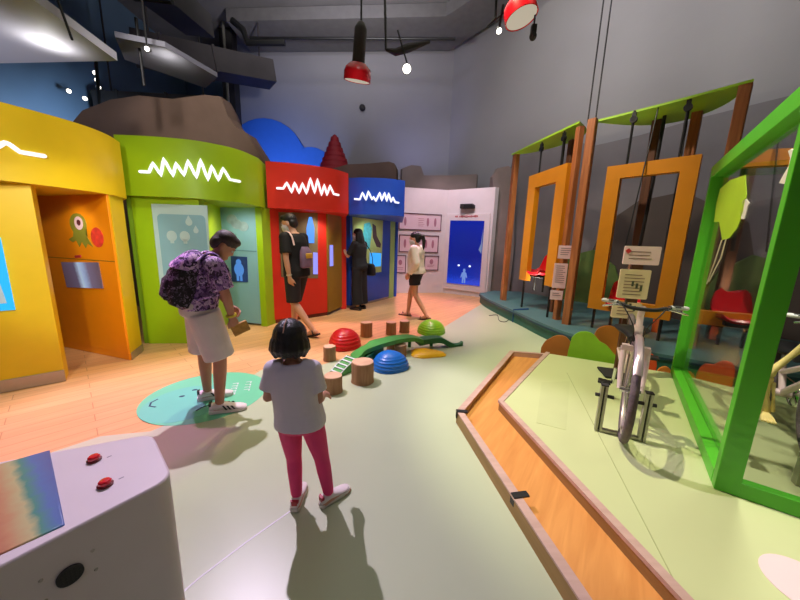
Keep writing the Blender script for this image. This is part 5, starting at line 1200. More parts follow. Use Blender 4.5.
def foot(mb, an, fwd, s):
    f = unit(fwd); x = unit(f.cross(V((0, 0, 1)))); u = unit(x.cross(f)); base = an - u * 0.085 * s
    rings = []
    for b, w, h in ((-0.06, 0.02, 0.05), (-0.05, 0.032, 0.07), (0.0, 0.034, 0.09), (0.05, 0.036, 0.07), (0.1, 0.042, 0.045), (0.14, 0.04, 0.03), (0.165, 0.03, 0.024), (0.175, 0.012, 0.02)):
        rings.append([base + x * (w * s * math.cos(2 * PI * k / 14)) + f * (b * s) + u * (s * (0.002 + h * (0.5 + 0.5 * math.sin(2 * PI * k / 14)))) for k in range(14)])
    mb.loft(rings)
def Vd(d): return {k: (V(v) if isinstance(v, tuple) else v) for k, v in d.items()}
def body_mesh(name, J, s, skin, root, trunk_prof=TRUNK, ar=1.0, lr=1.0, hs=None, curl=(0.5, 0.5), vox=0.008, feet=True):
    mb = MB(); hs = hs or s
    trunk(mb, J, s, 0.0, trunk_prof)
    mb.tube([J['neck'] - V((0, 0, 0.03 * s)), lerp(J['neck'], J['head'], 0.5), J['head'] + J['R'] @ V((0, -0.02 * hs, -0.06 * hs))], [0.058 * s, 0.05 * s, 0.05 * s], n=14)
    head(mb, J['head'], J['R'], hs)
    for sd in 'LR':
        a, b, c = J['sh' + sd], J['el' + sd], J['wr' + sd]
        limb(mb, a, b, c, [r * s * ar for r in (0.052, 0.046, 0.038, 0.037, 0.026)])
        fw = J.get('hand' + sd, c - b)
        hand(mb, c, fw, J.get('back' + sd, V((1 if sd == 'R' else -1, 0, 0))), hs * 0.95, curl[0 if sd == 'L' else 1], side=-1 if sd == 'L' else 1)
        a, b, c = J['hip' + sd], J['kn' + sd], J['an' + sd]
        limb(mb, a, b, c, [r * s * lr for r in (0.088, 0.076, 0.056, 0.054, 0.036)])
        if feet: foot(mb, c, J['toe' + sd], hs)
    return mb.build('body', skin, root, remesh=vox, relax=3)
def garment(name, m, body, parts, vox=0.008, relax=2):
    mb = MB(); parts(mb)
    return mb.build(name, m, body, remesh=vox, relax=relax)
def capsleeve(mb, J, sd, t, r0, r1):
    a = J['sh' + sd]; mid = (J['shL'] + J['shR']) / 2; b = lerp(a, J['el' + sd], t)
    mb.ell(a, (r0 * 1.02, r0 * 1.02, r0 * 1.02)); mb.tube([lerp(a, mid, 0.45) + V((0, 0, 0.012)), a], [r0 * 0.85, r0], n=16); mb.tube([a, lerp(a, b, 0.5), b], [r0, (r0 + r1) / 2, r1], n=16)
def sleeve(mb, a, b, r0, r1, n=16): mb.tube([a, lerp(a, b, 0.5), b], [r0, (r0 + r1) / 2, r1], n=n)

# --- girl in the foreground, seen from behind
g = thing('person', 'small girl in a white T-shirt and pink leggings seen from behind', 'person', (-0.455, 1.385, 0.003), math.radians(4), 'visitors')
s = 0.60
J = Vd(dict(pelvis=(-0.015, 0, 0.47), waist=(-0.03, 0, 0.59), neck=(-0.045, 0.005, 0.775), head=(-0.055, 0.03, 0.872), shL=(-0.132, 0, 0.735), shR=(0.046, 0, 0.735),
    elL=(-0.16, -0.015, 0.60), elR=(0.078, -0.01, 0.585), wrL=(-0.15, 0.10, 0.565), wrR=(0.075, 0.12, 0.545), hipL=(-0.07, 0, 0.45), hipR=(0.04, 0, 0.45), knL=(-0.06, 0.02, 0.25), knR=(0.08, 0.015, 0.25),
    anL=(-0.045, -0.01, 0.055), anR=(0.115, 0.0, 0.055), toeL=(0.02, 1, 0), toeR=(0.75, 0.7, 0), R=Matrix.Rotation(-0.12, 3, 'X') @ Matrix.Rotation(-0.1, 3, 'Z'), backL=(-0.5, 0, 1), backR=(0.5, 0, 1)))
SK1 = skinmat('skin_girl', (196, 144, 118))
b = body_mesh('body', J, s, SK1, g, ar=1.05, lr=0.95, hs=0.80, vox=0.0055)
face_parts(b, J['head'], J['R'], 0.80)
LEG = mat('leggings_pink', (232, 58, 120), 0.7, var=0.06, scale=12, bump=0.1, bscale=60)
def f(mb):
    trunk(mb, J, s, 0.008, [r for r in TRUNK if r[0] <= 0.25])
    for sd in 'LR':
        limb(mb, J['hip' + sd], J['kn' + sd], lerp(J['kn' + sd], J['an' + sd], 0.93), [r * s for r in (0.098, 0.086, 0.064, 0.062, 0.047)])
garment('leggings', LEG, b, f, 0.006)
TS = mat('tshirt_white', (214, 206, 214), 0.8, var=0.04, scale=8, bump=0.25, bscale=14)
def f(mb):
    trunk(mb, J, s, 0.017, [(-0.05, 0.178, 0.135, -0.01), (0.0, 0.176, 0.13, -0.01), (0.25, 0.162, 0.12, 0), (0.45, 0.156, 0.118, 0), (0.65, 0.16, 0.118, 0), (0.82, 0.165, 0.105, 0), (0.93, 0.135, 0.085, 0), (0.985, 0.075, 0.06, 0)])
    for sd in 'LR': mb.tube([J['sh' + sd] + V((0.05 if sd == 'L' else -0.05, 0, 0.012)), J['sh' + sd] + V((0, 0, 0)), lerp(J['sh' + sd], J['el' + sd], 0.7)], [0.046, 0.05, 0.05], n=16, round_ends=False); mb.ell(J['sh' + sd], (0.048, 0.05, 0.048))
garment('tshirt', TS, b, f, 0.006, 3)
def f(mb):
    q = lambda x, y, z: J['head'] + J['R'] @ (V((x, y, z)) * 0.80)
    mb.ell(q(0, -0.018, 0.03), (0.098 * .8, 0.108 * .8, 0.102 * .8), J['R']); mb.ell(q(0, -0.035, -0.005), (0.102 * .8, 0.088 * .8, 0.085 * .8), J['R'])
    for a in range(-5, 6):
        t = a / 5 * 1.75; mb.tube([q(0.088 * math.sin(t), -0.02 - 0.085 * math.cos(t), 0.0), q(0.094 * math.sin(t), -0.02 - 0.086 * math.cos(t), -0.045), q(0.088 * math.sin(t), -0.02 - 0.078 * math.cos(t), -0.078 + 0.008 * (a % 2))], [0.02, 0.022, 0.014], n=8, round_ends=True)
garment('hair', mat('hair_gloss', (12, 10, 12), 0.38, var=0.2, scale=60, bump=0.3, bscale=160), b, f, 0.005, 2)
q = lambda x, y, z: J['head'] + J['R'] @ (V((x, y, z)) * 0.80)
MB().tube([q(0.0, -0.06, 0.135), q(0.0, -0.10, 0.105), q(0.0, -0.118, 0.06)], 0.003, n=6).build('hair_parting', SK1, b)
SW = mat('shoe_white', (228, 218, 214), 0.55, var=0.04); SR = mat('shoe_red', (170, 24, 44), 0.5, var=0.05); SG = mat('shoe_sole', (206, 198, 188), 0.6, var=0.04)
for sd in 'LR': shoe(b, J['an' + sd] + V((0, 0, 0.005)), J['toe' + sd], 0.64, SW, SG, 'sneaker', heel=SR)

# --- man bending with the floral rucksack
g = thing('person', 'man in purple floral shirt and white shorts bending toward the pale blue panel', 'person', (-1.455, 2.31, 0.006), math.radians(-52), 'visitors')
s = 0.88
J = Vd(dict(pelvis=(0, -0.06, 0.82), waist=(0, -0.03, 1.0), neck=(0.0, 0.045, 1.195), head=(0.02, 0.125, 1.275), shL=(-0.165, 0.035, 1.135), shR=(0.165, 0.035, 1.135),
    elL=(-0.18, 0.09, 0.91), elR=(0.20, 0.09, 0.92), wrL=(0.02, 0.14, 0.80), wrR=(0.17, 0.12, 0.755), hipL=(-0.085, -0.05, 0.79), hipR=(0.085, -0.05, 0.79), knL=(-0.13, -0.05, 0.43), knR=(0.11, 0.03, 0.43),
    anL=(-0.15, -0.05, 0.075), anR=(0.13, 0.0, 0.075), toeL=(0.12, 1, 0), toeR=(0.3, 1, 0), R=Matrix.Rotation(-0.15, 3, 'Z') @ Matrix.Rotation(-0.75, 3, 'X'), straight_legs=True, backL=(-1, 0.2, 0.2), backR=(1, 0.2, 0), handL=(0.4, 0.4, -0.4), handR=(-0.05, 0.3, -1)))
SK2 = skinmat('skin_man', (182, 126, 98))
b = body_mesh('body', J, s, SK2, g, hs=0.86, vox=0.008, curl=(0.7, 0.8))
face_parts(b, J['head'], J['R'], 0.86)
FL = floral('shirt_floral', [(92, 62, 120), (170, 130, 190), (206, 176, 216), (60, 40, 70), (150, 110, 170)], 42)
def f(mb):
    trunk(mb, J, s, 0.016, [(-0.02, 0.176, 0.125, -0.01), (0.0, 0.172, 0.125, -0.01), (0.2, 0.158, 0.115, 0), (0.4, 0.148, 0.11, 0.005), (0.6, 0.158, 0.115, 0.005), (0.8, 0.168, 0.108, 0), (0.92, 0.14, 0.088, 0), (0.99, 0.08, 0.07, 0)])
    for sd in 'LR': capsleeve(mb, J, sd, 0.8, 0.068, 0.072)
garment('shirt', FL, b, f, 0.009, 2)
SHW = mat('shorts_white', (216, 204, 200), 0.75, var=0.05, scale=10, bump=0.25, bscale=16)
def f(mb):
    trunk(mb, J, s, 0.018, [(-0.2, 0.10, 0.09, 0), (-0.12, 0.165, 0.12, -0.01), (0.0, 0.168, 0.122, -0.015), (0.2, 0.155, 0.112, 0)])
    for sd in 'LR': mb.tube([J['hip' + sd], lerp(J['hip' + sd], J['kn' + sd], 0.5), lerp(J['hip' + sd], J['kn' + sd], 0.98)], [0.112, 0.108, 0.106], n=20)
garment('shorts', SHW, b, f, 0.009, 2)
def f(mb):
    q = lambda x, y, z: J['head'] + J['R'] @ (V((x, y, z)) * 0.86)
    mb.ell(q(0, -0.012, 0.048), (0.080 * .9, 0.098 * .9, 0.085 * .9), J['R']); mb.ell(q(0, -0.05, 0.0), (0.078 * .9, 0.06 * .9, 0.075 * .9), J['R']); mb.ell(q(0, 0.05, 0.088), (0.055 * .9, 0.045 * .9, 0.035 * .9), J['R'])
garment('hair', mat('hair_brown', (62, 48, 46), 0.55, var=0.35, scale=40, bump=0.4, bscale=120), b, f, 0.007, 2)
BLK = M['black']
for sd in 'LR': shoe(b, J['an' + sd] + V((0, 0, 0.005)), J['toe' + sd], 0.92, SW, SW, 'sneaker', stripe=BLK, heel=BLK)
MB().torus(lerp(J['elR'], J['wrR'], 0.93), 0.03, 0.008, (J['wrR'] - J['elR']).to_track_quat('Z', 'Y').to_matrix(), n=20, sx=1.2).build('wristband', mat('band_yellow', (214, 190, 40), 0.5, var=0.02), b)
# rucksack on his back
up = unit(J['neck'] - J['pelvis']); lat = unit(J['shR'] - J['shL']); bk_ = unit(lat.cross(up)) * -1
if bk_.y > 0: bk_ = -bk_
sp = lerp(J['pelvis'], J['neck'], 0.50)
rg = thing('rucksack', 'black and purple floral rucksack on the bending man', 'rucksack', tuple(g.location), g.rotation_euler.z)
rings = []
for t, w, d, o_ in ((-0.26, 0.12, 0.05, 0.10), (-0.23, 0.165, 0.10, 0.14), (-0.12, 0.175, 0.135, 0.165), (0.02, 0.17, 0.13, 0.165), (0.14, 0.155, 0.095, 0.15), (0.21, 0.12, 0.06, 0.13), (0.235, 0.06, 0.03, 0.12)):
    rings.append(frame_ring(sp + up * t * 0.85 + bk_ * o_ * 0.84, lat, bk_, w * 0.9, d * 0.8, 24, 3.0))
RK = floral('rucksack_floral', [(20, 16, 22), (32, 26, 34), (74, 62, 80), (24, 20, 26), (28, 22, 28), (120, 104, 130), (36, 28, 36)], 52)
RKL = floral('rucksack_lit_floral', [(60, 40, 86), (176, 140, 200), (120, 86, 150), (220, 190, 226), (44, 30, 60)], 40)  # purple floral with the lavender light on the bag's top painted in
MB().loft(rings).build('bag', RK, rg)
rings = []
for t, w, d, o_ in ((-0.20, 0.12, 0.02, 0.27), (-0.17, 0.14, 0.045, 0.28), (-0.05, 0.14, 0.05, 0.28), (0.0, 0.12, 0.02, 0.275)):
    rings.append(frame_ring(sp + up * t * 0.85 + bk_ * o_ * 0.8, lat, bk_, w * 0.86, d * 0.75, 20, 3.0))
MB().loft(rings).build('front_pocket', RK, rg)
rings = []
for t, w, d, o_ in ((0.07, 0.162, 0.125, 0.165), (0.10, 0.165, 0.122, 0.16), (0.17, 0.145, 0.088, 0.145), (0.225, 0.11, 0.055, 0.13), (0.25, 0.05, 0.02, 0.12)):
    rings.append(frame_ring(sp + up * t * 0.85 + bk_ * o_ * 0.84, lat, bk_, w * 0.91, d * 0.82, 24, 3.0))
MB().loft(rings).build('lid', RKL, rg)
for sd in 'LR':
    S_ = J['sh' + sd]
    mb = MB(); i_ = lat * (0.05 if sd == 'L' else -0.05)
    mb.tube([tuple(p) for p in curve([S_ + i_ + bk_ * 0.11 + up * 0.0, S_ + i_ + up * 0.085 + bk_ * 0.02, S_ + i_ - bk_ * 0.105 - up * 0.02, S_ + i_ * 0.4 - bk_ * 0.115 - up * 0.16, S_ + i_ * -0.6 + bk_ * 0.06 - up * 0.26], 5)], 0.022, n=8, flat=0.45)
    mb.build('shoulder_strap', RKL, rg)
# little brown wallet in his right hand
wl_ = J['wrR'] + V((-0.01, 0.055, -0.10))
o = MB().box((0, 0, 0), (0.03, 0.12, 0.085)).build('wallet', mat('wallet_tan', (176, 128, 52), 0.6, var=0.25, scale=30), bevel=0.006)
o.location = chain(g) @ wl_; o.rotation_euler = (0.35, 0, g.rotation_euler.z); tag(o, 'tan brown wallet held in the hand of the bending man', 'wallet')

# --- man in black walking left
g = thing('person', 'man in black T-shirt and black shorts with a white face mask, walking', 'person', (-1.47, 4.36, 0.0), math.radians(68), 'visitors')
s = 1.0
J = Vd(dict(pelvis=(0, 0, 0.90), waist=(0, 0.015, 1.12), neck=(0, 0.02, 1.42), head=(-0.01, 0.085, 1.545), shL=(-0.19, 0.02, 1.36), shR=(0.19, 0.02, 1.36),
    elL=(-0.23, -0.03, 1.08), elR=(0.22, 0.03, 1.08), wrL=(-0.20, -0.05, 0.84), wrR=(0.20, 0.10, 0.86), hipL=(-0.09, 0, 0.86), hipR=(0.09, 0, 0.86), knL=(-0.10, -0.02, 0.47), knR=(0.10, 0.13, 0.46),
    anL=(-0.09, -0.32, 0.115), anR=(0.10, 0.16, 0.075), toeL=(-0.1, 0.92, -0.25), toeR=(0.0, 1, 0), R=Matrix.Rotation(0.25, 3, 'Z') @ Matrix.Rotation(-0.22, 3, 'X'), backL=(-1, 0, 0), backR=(1, 0, 0)))
SK3 = skinmat('skin_light', (214, 162, 132))
b = body_mesh('body', J, s, SK3, g, hs=1.06, vox=0.009)
face_parts(b, J['head'], J['R'], 1.06, MASK)
BT = mat('tshirt_black', (14, 14, 17), 0.8, var=0.15, scale=10, bump=0.2, bscale=14)
SHIRT = [(-0.16, 0.172, 0.122, -0.01), (0.0, 0.172, 0.122, -0.01), (0.2, 0.16, 0.115, 0), (0.4, 0.152, 0.112, 0.005), (0.6, 0.162, 0.118, 0.005), (0.8, 0.172, 0.11, 0), (0.92, 0.145, 0.09, 0), (0.99, 0.085, 0.07, 0)]
def f(mb):
    trunk(mb, J, s * 1.06, 0.018, SHIRT)
    for sd in 'LR': capsleeve(mb, J, sd, 0.75, 0.07, 0.074)
garment('tshirt', BT, b, f, 0.009, 2)
def f(mb):
    trunk(mb, J, s, 0.02, [(-0.2, 0.10, 0.09, 0), (-0.12, 0.165, 0.12, -0.01), (0.0, 0.168, 0.122, -0.015), (0.12, 0.16, 0.115, 0)])
    for sd in 'LR': mb.tube([J['hip' + sd], lerp(J['hip' + sd], J['kn' + sd], 0.5), lerp(J['hip' + sd], J['kn' + sd], 1.0)], [0.11, 0.105, 0.098], n=20)
garment('shorts', mat('shorts_black', (30, 28, 34), 0.75, var=0.15, scale=10, bump=0.2, bscale=16), b, f, 0.009, 2)
def short_hair(J, hs, m, b):
    def f(mb):
        q = lambda x, y, z: J['head'] + J['R'] @ (V((x, y, z)) * hs)
        mb.ell(q(0, -0.012, 0.050), (0.080 * hs, 0.098 * hs, 0.084 * hs), J['R']); mb.ell(q(0, -0.05, 0.0), (0.078 * hs, 0.06 * hs, 0.07 * hs), J['R']); mb.ell(q(0, 0.06, 0.09), (0.056 * hs, 0.042 * hs, 0.034 * hs), J['R'])
    garment('hair', m, b, f, 0.008, 2)
short_hair(J, 1.06, HAIR, b)
for sd in 'LR': sandal(b, J['an' + sd], J['toe' + sd], 1.06, BLK)
mb = MB(); S_ = J['shL']
mb.tube([tuple(p) for p in curve([S_ + V((0.04, -0.125, -0.1)), S_ + V((0.035, -0.09, 0.02)), S_ + V((0.035, -0.01, 0.078)), S_ + V((0.04, 0.09, 0.02)), S_ + V((0.05, 0.125, -0.12))], 5)], 0.016, n=8, flat=0.4)
bpk = thing('backpack', 'small mauve backpack with a yellow pocket on the man in black', 'backpack', tuple(g.location), g.rotation_euler.z)
mb.build('shoulder_strap', mat('strap_pale', (226, 196, 190), 0.7, var=0.05), bpk)
rings = []
for z, w, d, o_ in ((0.95, 0.06, 0.02, -0.16), (0.97, 0.10, 0.045, -0.17), (1.08, 0.105, 0.055, -0.175), (1.18, 0.095, 0.045, -0.17), (1.24, 0.06, 0.02, -0.155)):
    rings.append(frame_ring(V((0, o_, z)), V((1, 0, 0)), V((0, 1, 0)), w, d, 20, 3))
MB().loft(rings).build('bag', mat('backpack_mauve', (120, 96, 124), 0.75, var=0.15, scale=12), bpk)
MB().box((0, -0.225, 1.12), (0.13, 0.025, 0.07)).build('pocket', mat('pocket_yellow', (206, 160, 50), 0.7, var=0.08), bpk, bevel=0.012)
MB().torus(lerp(J['elL'], J['wrL'], 0.9), 0.032, 0.006, (J['wrL'] - J['elL']).to_track_quat('Z', 'Y').to_matrix(), n=18, sx=1.6).build('watch', mat('watch_steel', (222, 206, 180), 0.3, 0.5, var=0), b)
bd = MB().slab([(-0.02, -0.01), (0.02, -0.01), (0, 0.022)], -0.002, 0.002).build('badge_print', MASK, b, smooth=False); bd.location = (-0.268, 0.0, 1.26); bd.rotation_euler = (0, -0.1, math.radians(90))

# --- woman in black at the blue booth
g = thing('person', 'woman in black with long dark hair touching the blue booth panel', 'person', (-0.80, 6.02, 0.0), math.radians(60), 'visitors')
s = 0.90
J = Vd(dict(pelvis=(0, 0, 0.86), waist=(0, 0.01, 1.06), neck=(0, 0.01, 1.33), head=(0, 0.05, 1.45), shL=(-0.155, 0.01, 1.275), shR=(0.155, 0.01, 1.275),
    elL=(-0.21, 0.12, 1.04), elR=(0.19, 0.06, 1.02), wrL=(-0.13, 0.29, 1.18), wrR=(0.10, 0.24, 0.98), hipL=(-0.08, 0, 0.83), hipR=(0.08, 0, 0.83), knL=(-0.08, 0.01, 0.45), knR=(0.085, 0.0, 0.45),
    anL=(-0.08, -0.02, 0.08), anR=(0.10, 0.0, 0.08), toeL=(-0.05, 1, 0), toeR=(0.1, 1, 0), R=Matrix.Rotation(0.1, 3, 'Z') @ Matrix.Rotation(-0.1, 3, 'X'), backL=(-1, 0, 0.3), backR=(1, 0, 0.3), handL=(0.1, 0.4, 0.7)))
b = body_mesh('body', J, s, SK3, g, hs=0.95, vox=0.009)
face_parts(b, J['head'], J['R'], 0.95, MASK)
def f(mb):
    trunk(mb, J, s, 0.014, SHIRT)
    for sd in 'LR': capsleeve(mb, J, sd, 0.85, 0.06, 0.06)
garment('top', BT, b, f, 0.009, 2)
def f(mb):
    trunk(mb, J, s, 0.018, [(-0.2, 0.12, 0.10, 0), (-0.1, 0.165, 0.12, -0.01), (0.0, 0.166, 0.12, -0.015), (0.15, 0.155, 0.112, 0)])
    for sd in 'LR': mb.tube([J['hip' + sd], J['kn' + sd], lerp(J['kn' + sd], J['an' + sd], 0.9)], [0.10, 0.098, 0.11], n=20)
garment('trousers', mat('trousers_black', (18, 18, 22), 0.8, var=0.15, scale=8, bump=0.2, bscale=14), b, f, 0.009, 2)
def long_hair(J, hs, m, b, low, tail=False):
    def f(mb):
        q = lambda x, y, z: J['head'] + J['R'] @ (V((x, y, z)) * hs)
        mb.ell(q(0, -0.014, 0.045), (0.083 * hs, 0.10 * hs, 0.088 * hs), J['R']); mb.ell(q(0, -0.05, 0.0), (0.082 * hs, 0.062 * hs, 0.085 * hs), J['R'])
        if tail:
            mb.tube([q(0, -0.10, 0.06), q(0, -0.15, 0.03), q(0, -0.165, -0.06), q(0, -0.15, -0.16), q(0, -0.14, -low)], [0.03 * hs, 0.038 * hs, 0.036 * hs, 0.026 * hs, 0.008 * hs], n=10, round_ends=True)
        else:
            for k in range(-4, 5):
                t = k / 4 * 1.5
                mb.tube([q(0.075 * math.sin(t), -0.02 - 0.07 * math.cos(t), 0.02), q(0.092 * math.sin(t), -0.02 - 0.085 * math.cos(t), -0.1), q(0.105 * math.sin(t), -0.03 - 0.075 * math.cos(t), -0.2), q(0.095 * math.sin(t), -0.035 - 0.07 * math.cos(t), -low)], [0.026 * hs, 0.028 * hs, 0.026 * hs, 0.012 * hs], n=8, round_ends=True)
    garment('hair', m, b, f, 0.008, 2)
long_hair(J, 0.95, HAIR, b, 0.30)
for sd in 'LR': shoe(b, J['an' + sd], J['toe' + sd], 0.92, BLK, M['dark'], 'shoe')
hb = thing('handbag', 'black shoulder bag hanging at the side of the woman in black', 'handbag', tuple(g.location), g.rotation_euler.z)
rings = []
for z, w, d in ((0.66, 0.10, 0.03), (0.68, 0.15, 0.055), (0.78, 0.15, 0.06), (0.88, 0.12, 0.045), (0.90, 0.09, 0.02)):
    rings.append(frame_ring(V((0.245, -0.06, z)), V((0.15, 0.98, 0)), V((0.98, -0.15, 0)), w, d, 18, 3))
MB().loft(rings).build('bag', mat('bag_black', (26, 24, 30), 0.45, var=0.1), hb)
MB().tube([tuple(p) for p in curve([V((0.245, 0.03, 0.89)), V((0.20, 0.10, 1.12)), V((0.11, 0.02, 1.35)), V((0.20, -0.12, 1.12)), V((0.245, -0.14, 0.89))], 6)], 0.008, n=6).build('strap', M['black'], hb)

# --- woman in white blouse
g = thing('person', 'woman in white blouse and black shorts with a ponytail, walking left', 'person', (0.27, 5.47, 0.0), math.radians(66), 'visitors')
s = 0.88
J = Vd(dict(pelvis=(0, 0, 0.84), waist=(0, 0.01, 1.03), neck=(0, 0.0, 1.28), head=(0, 0.045, 1.40), shL=(-0.15, 0, 1.225), shR=(0.15, 0, 1.225),
    elL=(-0.19, -0.07, 0.99), elR=(0.185, 0.06, 1.0), wrL=(-0.17, 0.06, 0.80), wrR=(0.16, 0.18, 0.82), hipL=(-0.08, 0, 0.81), hipR=(0.08, 0, 0.81), knL=(-0.08, -0.03, 0.44), knR=(0.08, 0.12, 0.44),
    anL=(-0.07, -0.24, 0.10), anR=(0.08, 0.16, 0.075), toeL=(0, 0.95, -0.2), toeR=(0, 1, 0.05), R=Matrix.Rotation(0.1, 3, 'Z') @ Matrix.Rotation(-0.15, 3, 'X'), backL=(-1, 0, 0), backR=(1, 0, 0)))
b = body_mesh('body', J, s, SK3, g, hs=0.94, vox=0.009)
face_parts(b, J['head'], J['R'], 0.94, MASK)
BL = mat('blouse_cream', (236, 222, 208), 0.75, var=0.05, scale=10, bump=0.3, bscale=14)
def f(mb):
    trunk(mb, J, s, 0.034, [(-0.08, 0.185, 0.135, -0.01), (0.05, 0.175, 0.128, -0.01), (0.2, 0.165, 0.12, 0), (0.4, 0.16, 0.118, 0.005), (0.6, 0.165, 0.12, 0.005), (0.8, 0.17, 0.11, 0), (0.92, 0.145, 0.09, 0), (0.99, 0.08, 0.07, 0)])
    for sd in 'LR':
        capsleeve(mb, J, sd, 1.0, 0.072, 0.068); sleeve(mb, J['el' + sd], lerp(J['el' + sd], J['wr' + sd], 0.92), 0.068, 0.05); mb.ell(J['el' + sd], (0.068, 0.068, 0.068))
garment('blouse', BL, b, f, 0.009, 2)
def f(mb):
    trunk(mb, J, s, 0.018, [(-0.2, 0.10, 0.09, 0), (-0.12, 0.165, 0.12, -0.01), (0.0, 0.168, 0.122, -0.015), (0.12, 0.16, 0.115, 0)])
    for sd in 'LR': mb.tube([J['hip' + sd], lerp(J['hip' + sd], J['kn' + sd], 0.3), lerp(J['hip' + sd], J['kn' + sd], 0.55)], [0.105, 0.102, 0.10], n=20)
garment('shorts', mat('shorts_black2', (24, 20, 24), 0.75, var=0.15, scale=10, bump=0.2, bscale=16), b, f, 0.009, 2)
long_hair(J, 0.94, HAIR, b, 0.22, True)
for sd in 'LR': sandal(b, J['an' + sd], J['toe' + sd], 0.94, mat('sandal_maroon', (70, 34, 36), 0.6, var=0.05))

# ------------------------------------------------------------------ lights
spot('key_spot', (-2.15, 3.7, 4.75), (-0.95, 1.3, 0.0), 960, (0.86, 0.70, 0.97), 58, 0.35, 0.03)
spot('platform_spot', (0.0, 2.65, 4.85), (1.9, 2.25, 0.1), 600, (1.0, 0.94, 0.64), 46, 0.5, 0.03)
spot('centre_floor_spot', (0.5, 3.9, 4.9), (0.5, 3.7, 0.0), 130, (1.0, 0.97, 0.82), 56, 0.8, 0.05)
spot('back_floor_spot', (0.6, 5.0, 4.9), (1.6, 5.4, 0.0), 420, (1.0, 0.96, 0.8), 44, 0.7, 0.05)
spot('pink_spot', (0.2, 6.4, 4.9), (-0.1, 6.0, 0.0), 700, (1.0, 0.34, 0.66), 56, 0.7, 0.1)
spot('pink_floor_spot', (-2.4, 2.3, 4.6), (-2.1, 1.95, 0.0), 420, (1.0, 0.28, 0.85), 26, 0.6, 0.06)
spot('booth_fill', (-1.7, 0.5, 2.7), (-3.3, 3.2, 1.0), 140, (1.0, 0.97, 0.86), 62, 0.6, 0.1)  # unseen fill added low so it reaches under the yellow fascia
spot('lime_booth_spot', (-1.2, 1.9, 4.4), (-2.5, 4.2, 1.0), 150, (1.0, 0.96, 0.85), 46, 0.6, 0.1)
spot('booth_far_spot', (-0.2, 3.2, 4.4), (-1.3, 5.2, 1.1), 135, (1.0, 0.93, 0.88), 46, 0.7, 0.1)
spot('blue_booth_spot', (0.3, 4.6, 4.4), (-0.6, 6.6, 1.1), 200, (0.95, 0.95, 1.0), 44, 0.7, 0.1)
spot('floor_warm_spot', (-1.5, 4.3, 4.8), (-2.0, 3.5, 0.0), 300, (1.0, 0.74, 0.42), 56, 0.7, 0.05)
spot('white_wall_spot', (0.8, 6.4, 4.8), (1.2, 8.2, 1.2), 300, (1.0, 0.74, 0.86), 60, 0.7, 0.1)
spot('swing_spot', (0.4, 3.6, 4.9), (2.7, 4.9, 1.6), 380, (1.0, 0.86, 0.68), 55, 0.7, 0.1)
spot('blue_wall_spot', (-3.9, 8.2, 2.9), (-3.7, 10.4, 3.9), 200, (0.30, 0.42, 1.0), 95, 0.9, 0.15)
spot('violet_wall_spot', (0.0, 8.6, 3.6), (0.4, 10.1, 4.6), 40, (0.5, 0.5, 1.0), 110, 0.9, 0.15)
spot('soffit_lamp', (-4.38, 4.29, 3.35), (-4.36, 4.25, 3.6), 9, (1.0, 0.97, 0.92), 150, 0.9, 0.05)
spot('soffit_fill', (-5.6, 2.6, 1.9), (-5.0, 3.6, 3.6), 150, (0.86, 0.86, 1.0), 120, 0.9, 0.1)  # added unseen fill, brightens the white soffit from below
spot('soffit_glint', (-3.54, 5.12, 3.73), (-3.56, 5.19, 3.95), 7, (1.0, 0.95, 0.85), 140, 0.9, 0.05)
spot('left_blue_spot', (-5.2, 6.5, 3.4), (-7.1, 7.2, 2.6), 240, (0.62, 0.80, 1.0), 130, 0.9, 0.2)
spot('rock_wash', (-2.6, 2.6, 4.6), (-3.6, 5.8, 3.3), 330, (1.0, 0.93, 0.9), 50, 0.9, 0.2)
spot('girl_fill', (-0.5, -1.4, 4.7), (-0.45, 1.35, 0.7), 80, (0.86, 0.78, 1.0), 30, 0.7, 0.3)
spot('enclosure_fill', (2.0, 1.62, 1.98), (1.98, 1.45, 0.0), 60, (1.0, 0.98, 0.86), 120, 0.8, 0.05)  # fill added to brighten the enclosure floor, no fitting there
spot('ceiling_fill', (-1.0, 5.6, 4.6), (-1.4, 6.4, 7.0), 650, (1.0, 0.95, 0.94), 150, 0.9, 0.2)  # upward fill added in place of light bounced onto the ceiling
spot('swing_fill', (3.0, 4.1, 0.4), (3.1, 4.2, 3.0), 150, (1.0, 0.96, 0.8), 90, 0.8, 0.08)  # fill added to brighten the underside of the near leaf board
spot('far_swing_fill', (2.45, 5.5, 0.4), (2.4, 5.5, 3.0), 120, (1.0, 0.96, 0.8), 80, 0.8, 0.08)  # same added fill below the far leaf board
spot('niche_fill', (-0.9, 1.0, 2.3), (-3.4, 3.3, 0.95), 170, (1.0, 0.97, 0.86), 32, 0.5, 0.1)  # added frontal fill for the orange niche panel, unseen
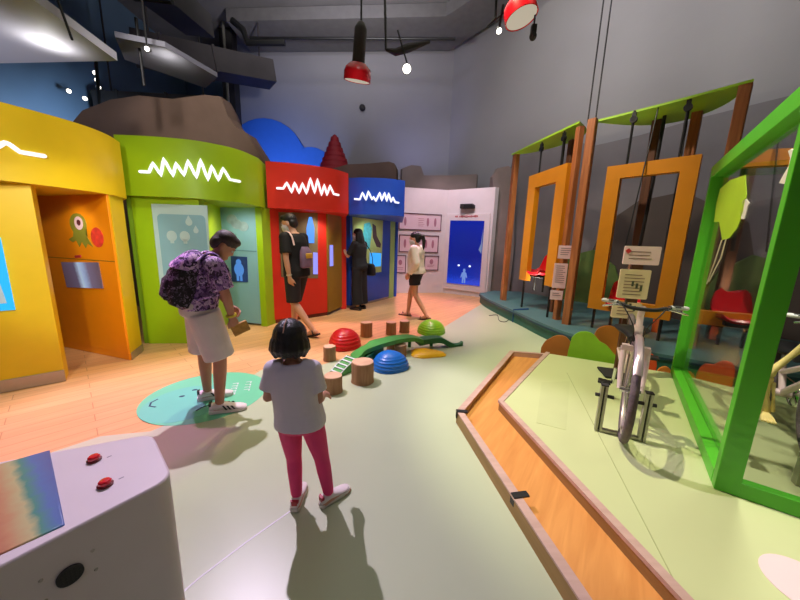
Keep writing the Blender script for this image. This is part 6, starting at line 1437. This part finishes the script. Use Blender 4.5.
spot('back_fill', (0.7, 2.8, 4.7), (0.2, 5.6, 1.0), 110, (1.0, 0.88, 0.86), 34, 0.8, 0.1)
spot('pendant_light', (-0.62, 4.55, 3.32), (-0.5, 4.2, 0), 30, (1.0, 0.88, 0.72), 80, 0.8, 0.1)
spot('wall_wash', (1.6, 4.0, 6.4), (4.2, 6.6, 4.2), 420, (1.0, 0.95, 0.94), 120, 0.9, 0.3)
spot('back_wash', (-1.5, 5.5, 6.5), (-1.5, 10.3, 4.2), 180, (0.86, 0.84, 1.0), 110, 0.9, 0.3)
for nm, p, q_ in (('niche_downfill', (-3.3, 3.0, 1.70), (-3.5, 3.35, 0.7)), ('lime_downfill', (-2.3, 4.15, 1.75), (-2.3, 4.7, 0.8)), ('red_downfill', (-1.2, 5.15, 1.75), (-1.5, 5.2, 0.8)), ('blue_downfill', (-0.45, 6.1, 1.78), (-0.7, 6.6, 0.8))):
    spot(nm, p, q_, 8 if nm == 'niche_downfill' else 22, (1.0, 0.95, 0.86), 130, 0.8, 0.08)  # unseen fills added beneath each booth's fascia
l = bpy.data.lights.new('hall_fill', 'AREA'); l.energy = 62; l.size = 7; l.color = (1.0, 0.97, 0.78)  # broad fill added for the hall's bounced light
o = bpy.data.objects.new('hall_fill', l); COL.objects.link(o); o.location = (0, 4.5, 6.6)
w = bpy.data.worlds.new('World'); SC.world = w; w.use_nodes = True
w.node_tree.nodes['Background'].inputs[0].default_value = (0.02, 0.02, 0.025, 1)

# ------------------------------------------------------------------ camera and colour
cam = bpy.data.cameras.new('camera'); cam.sensor_width = 36; cam.lens = 310 / 800 * 36; cam.clip_start = 0.02
co = bpy.data.objects.new('camera', cam); COL.objects.link(co)
co.matrix_world = Matrix(((0.99956634, -0.02944705, 0.0, 0.0), (0.00546642, 0.1855552, -0.98261864, 0.0), (0.02893522, 0.98219252, 0.1856357, 1.35), (0, 0, 0, 1)))
SC.camera = co
SC.view_settings.view_transform = 'Standard'; SC.view_settings.look = 'None'; SC.view_settings.exposure = 0.12; SC.view_settings.gamma = 1.0; SC.view_settings.use_curve_mapping = False
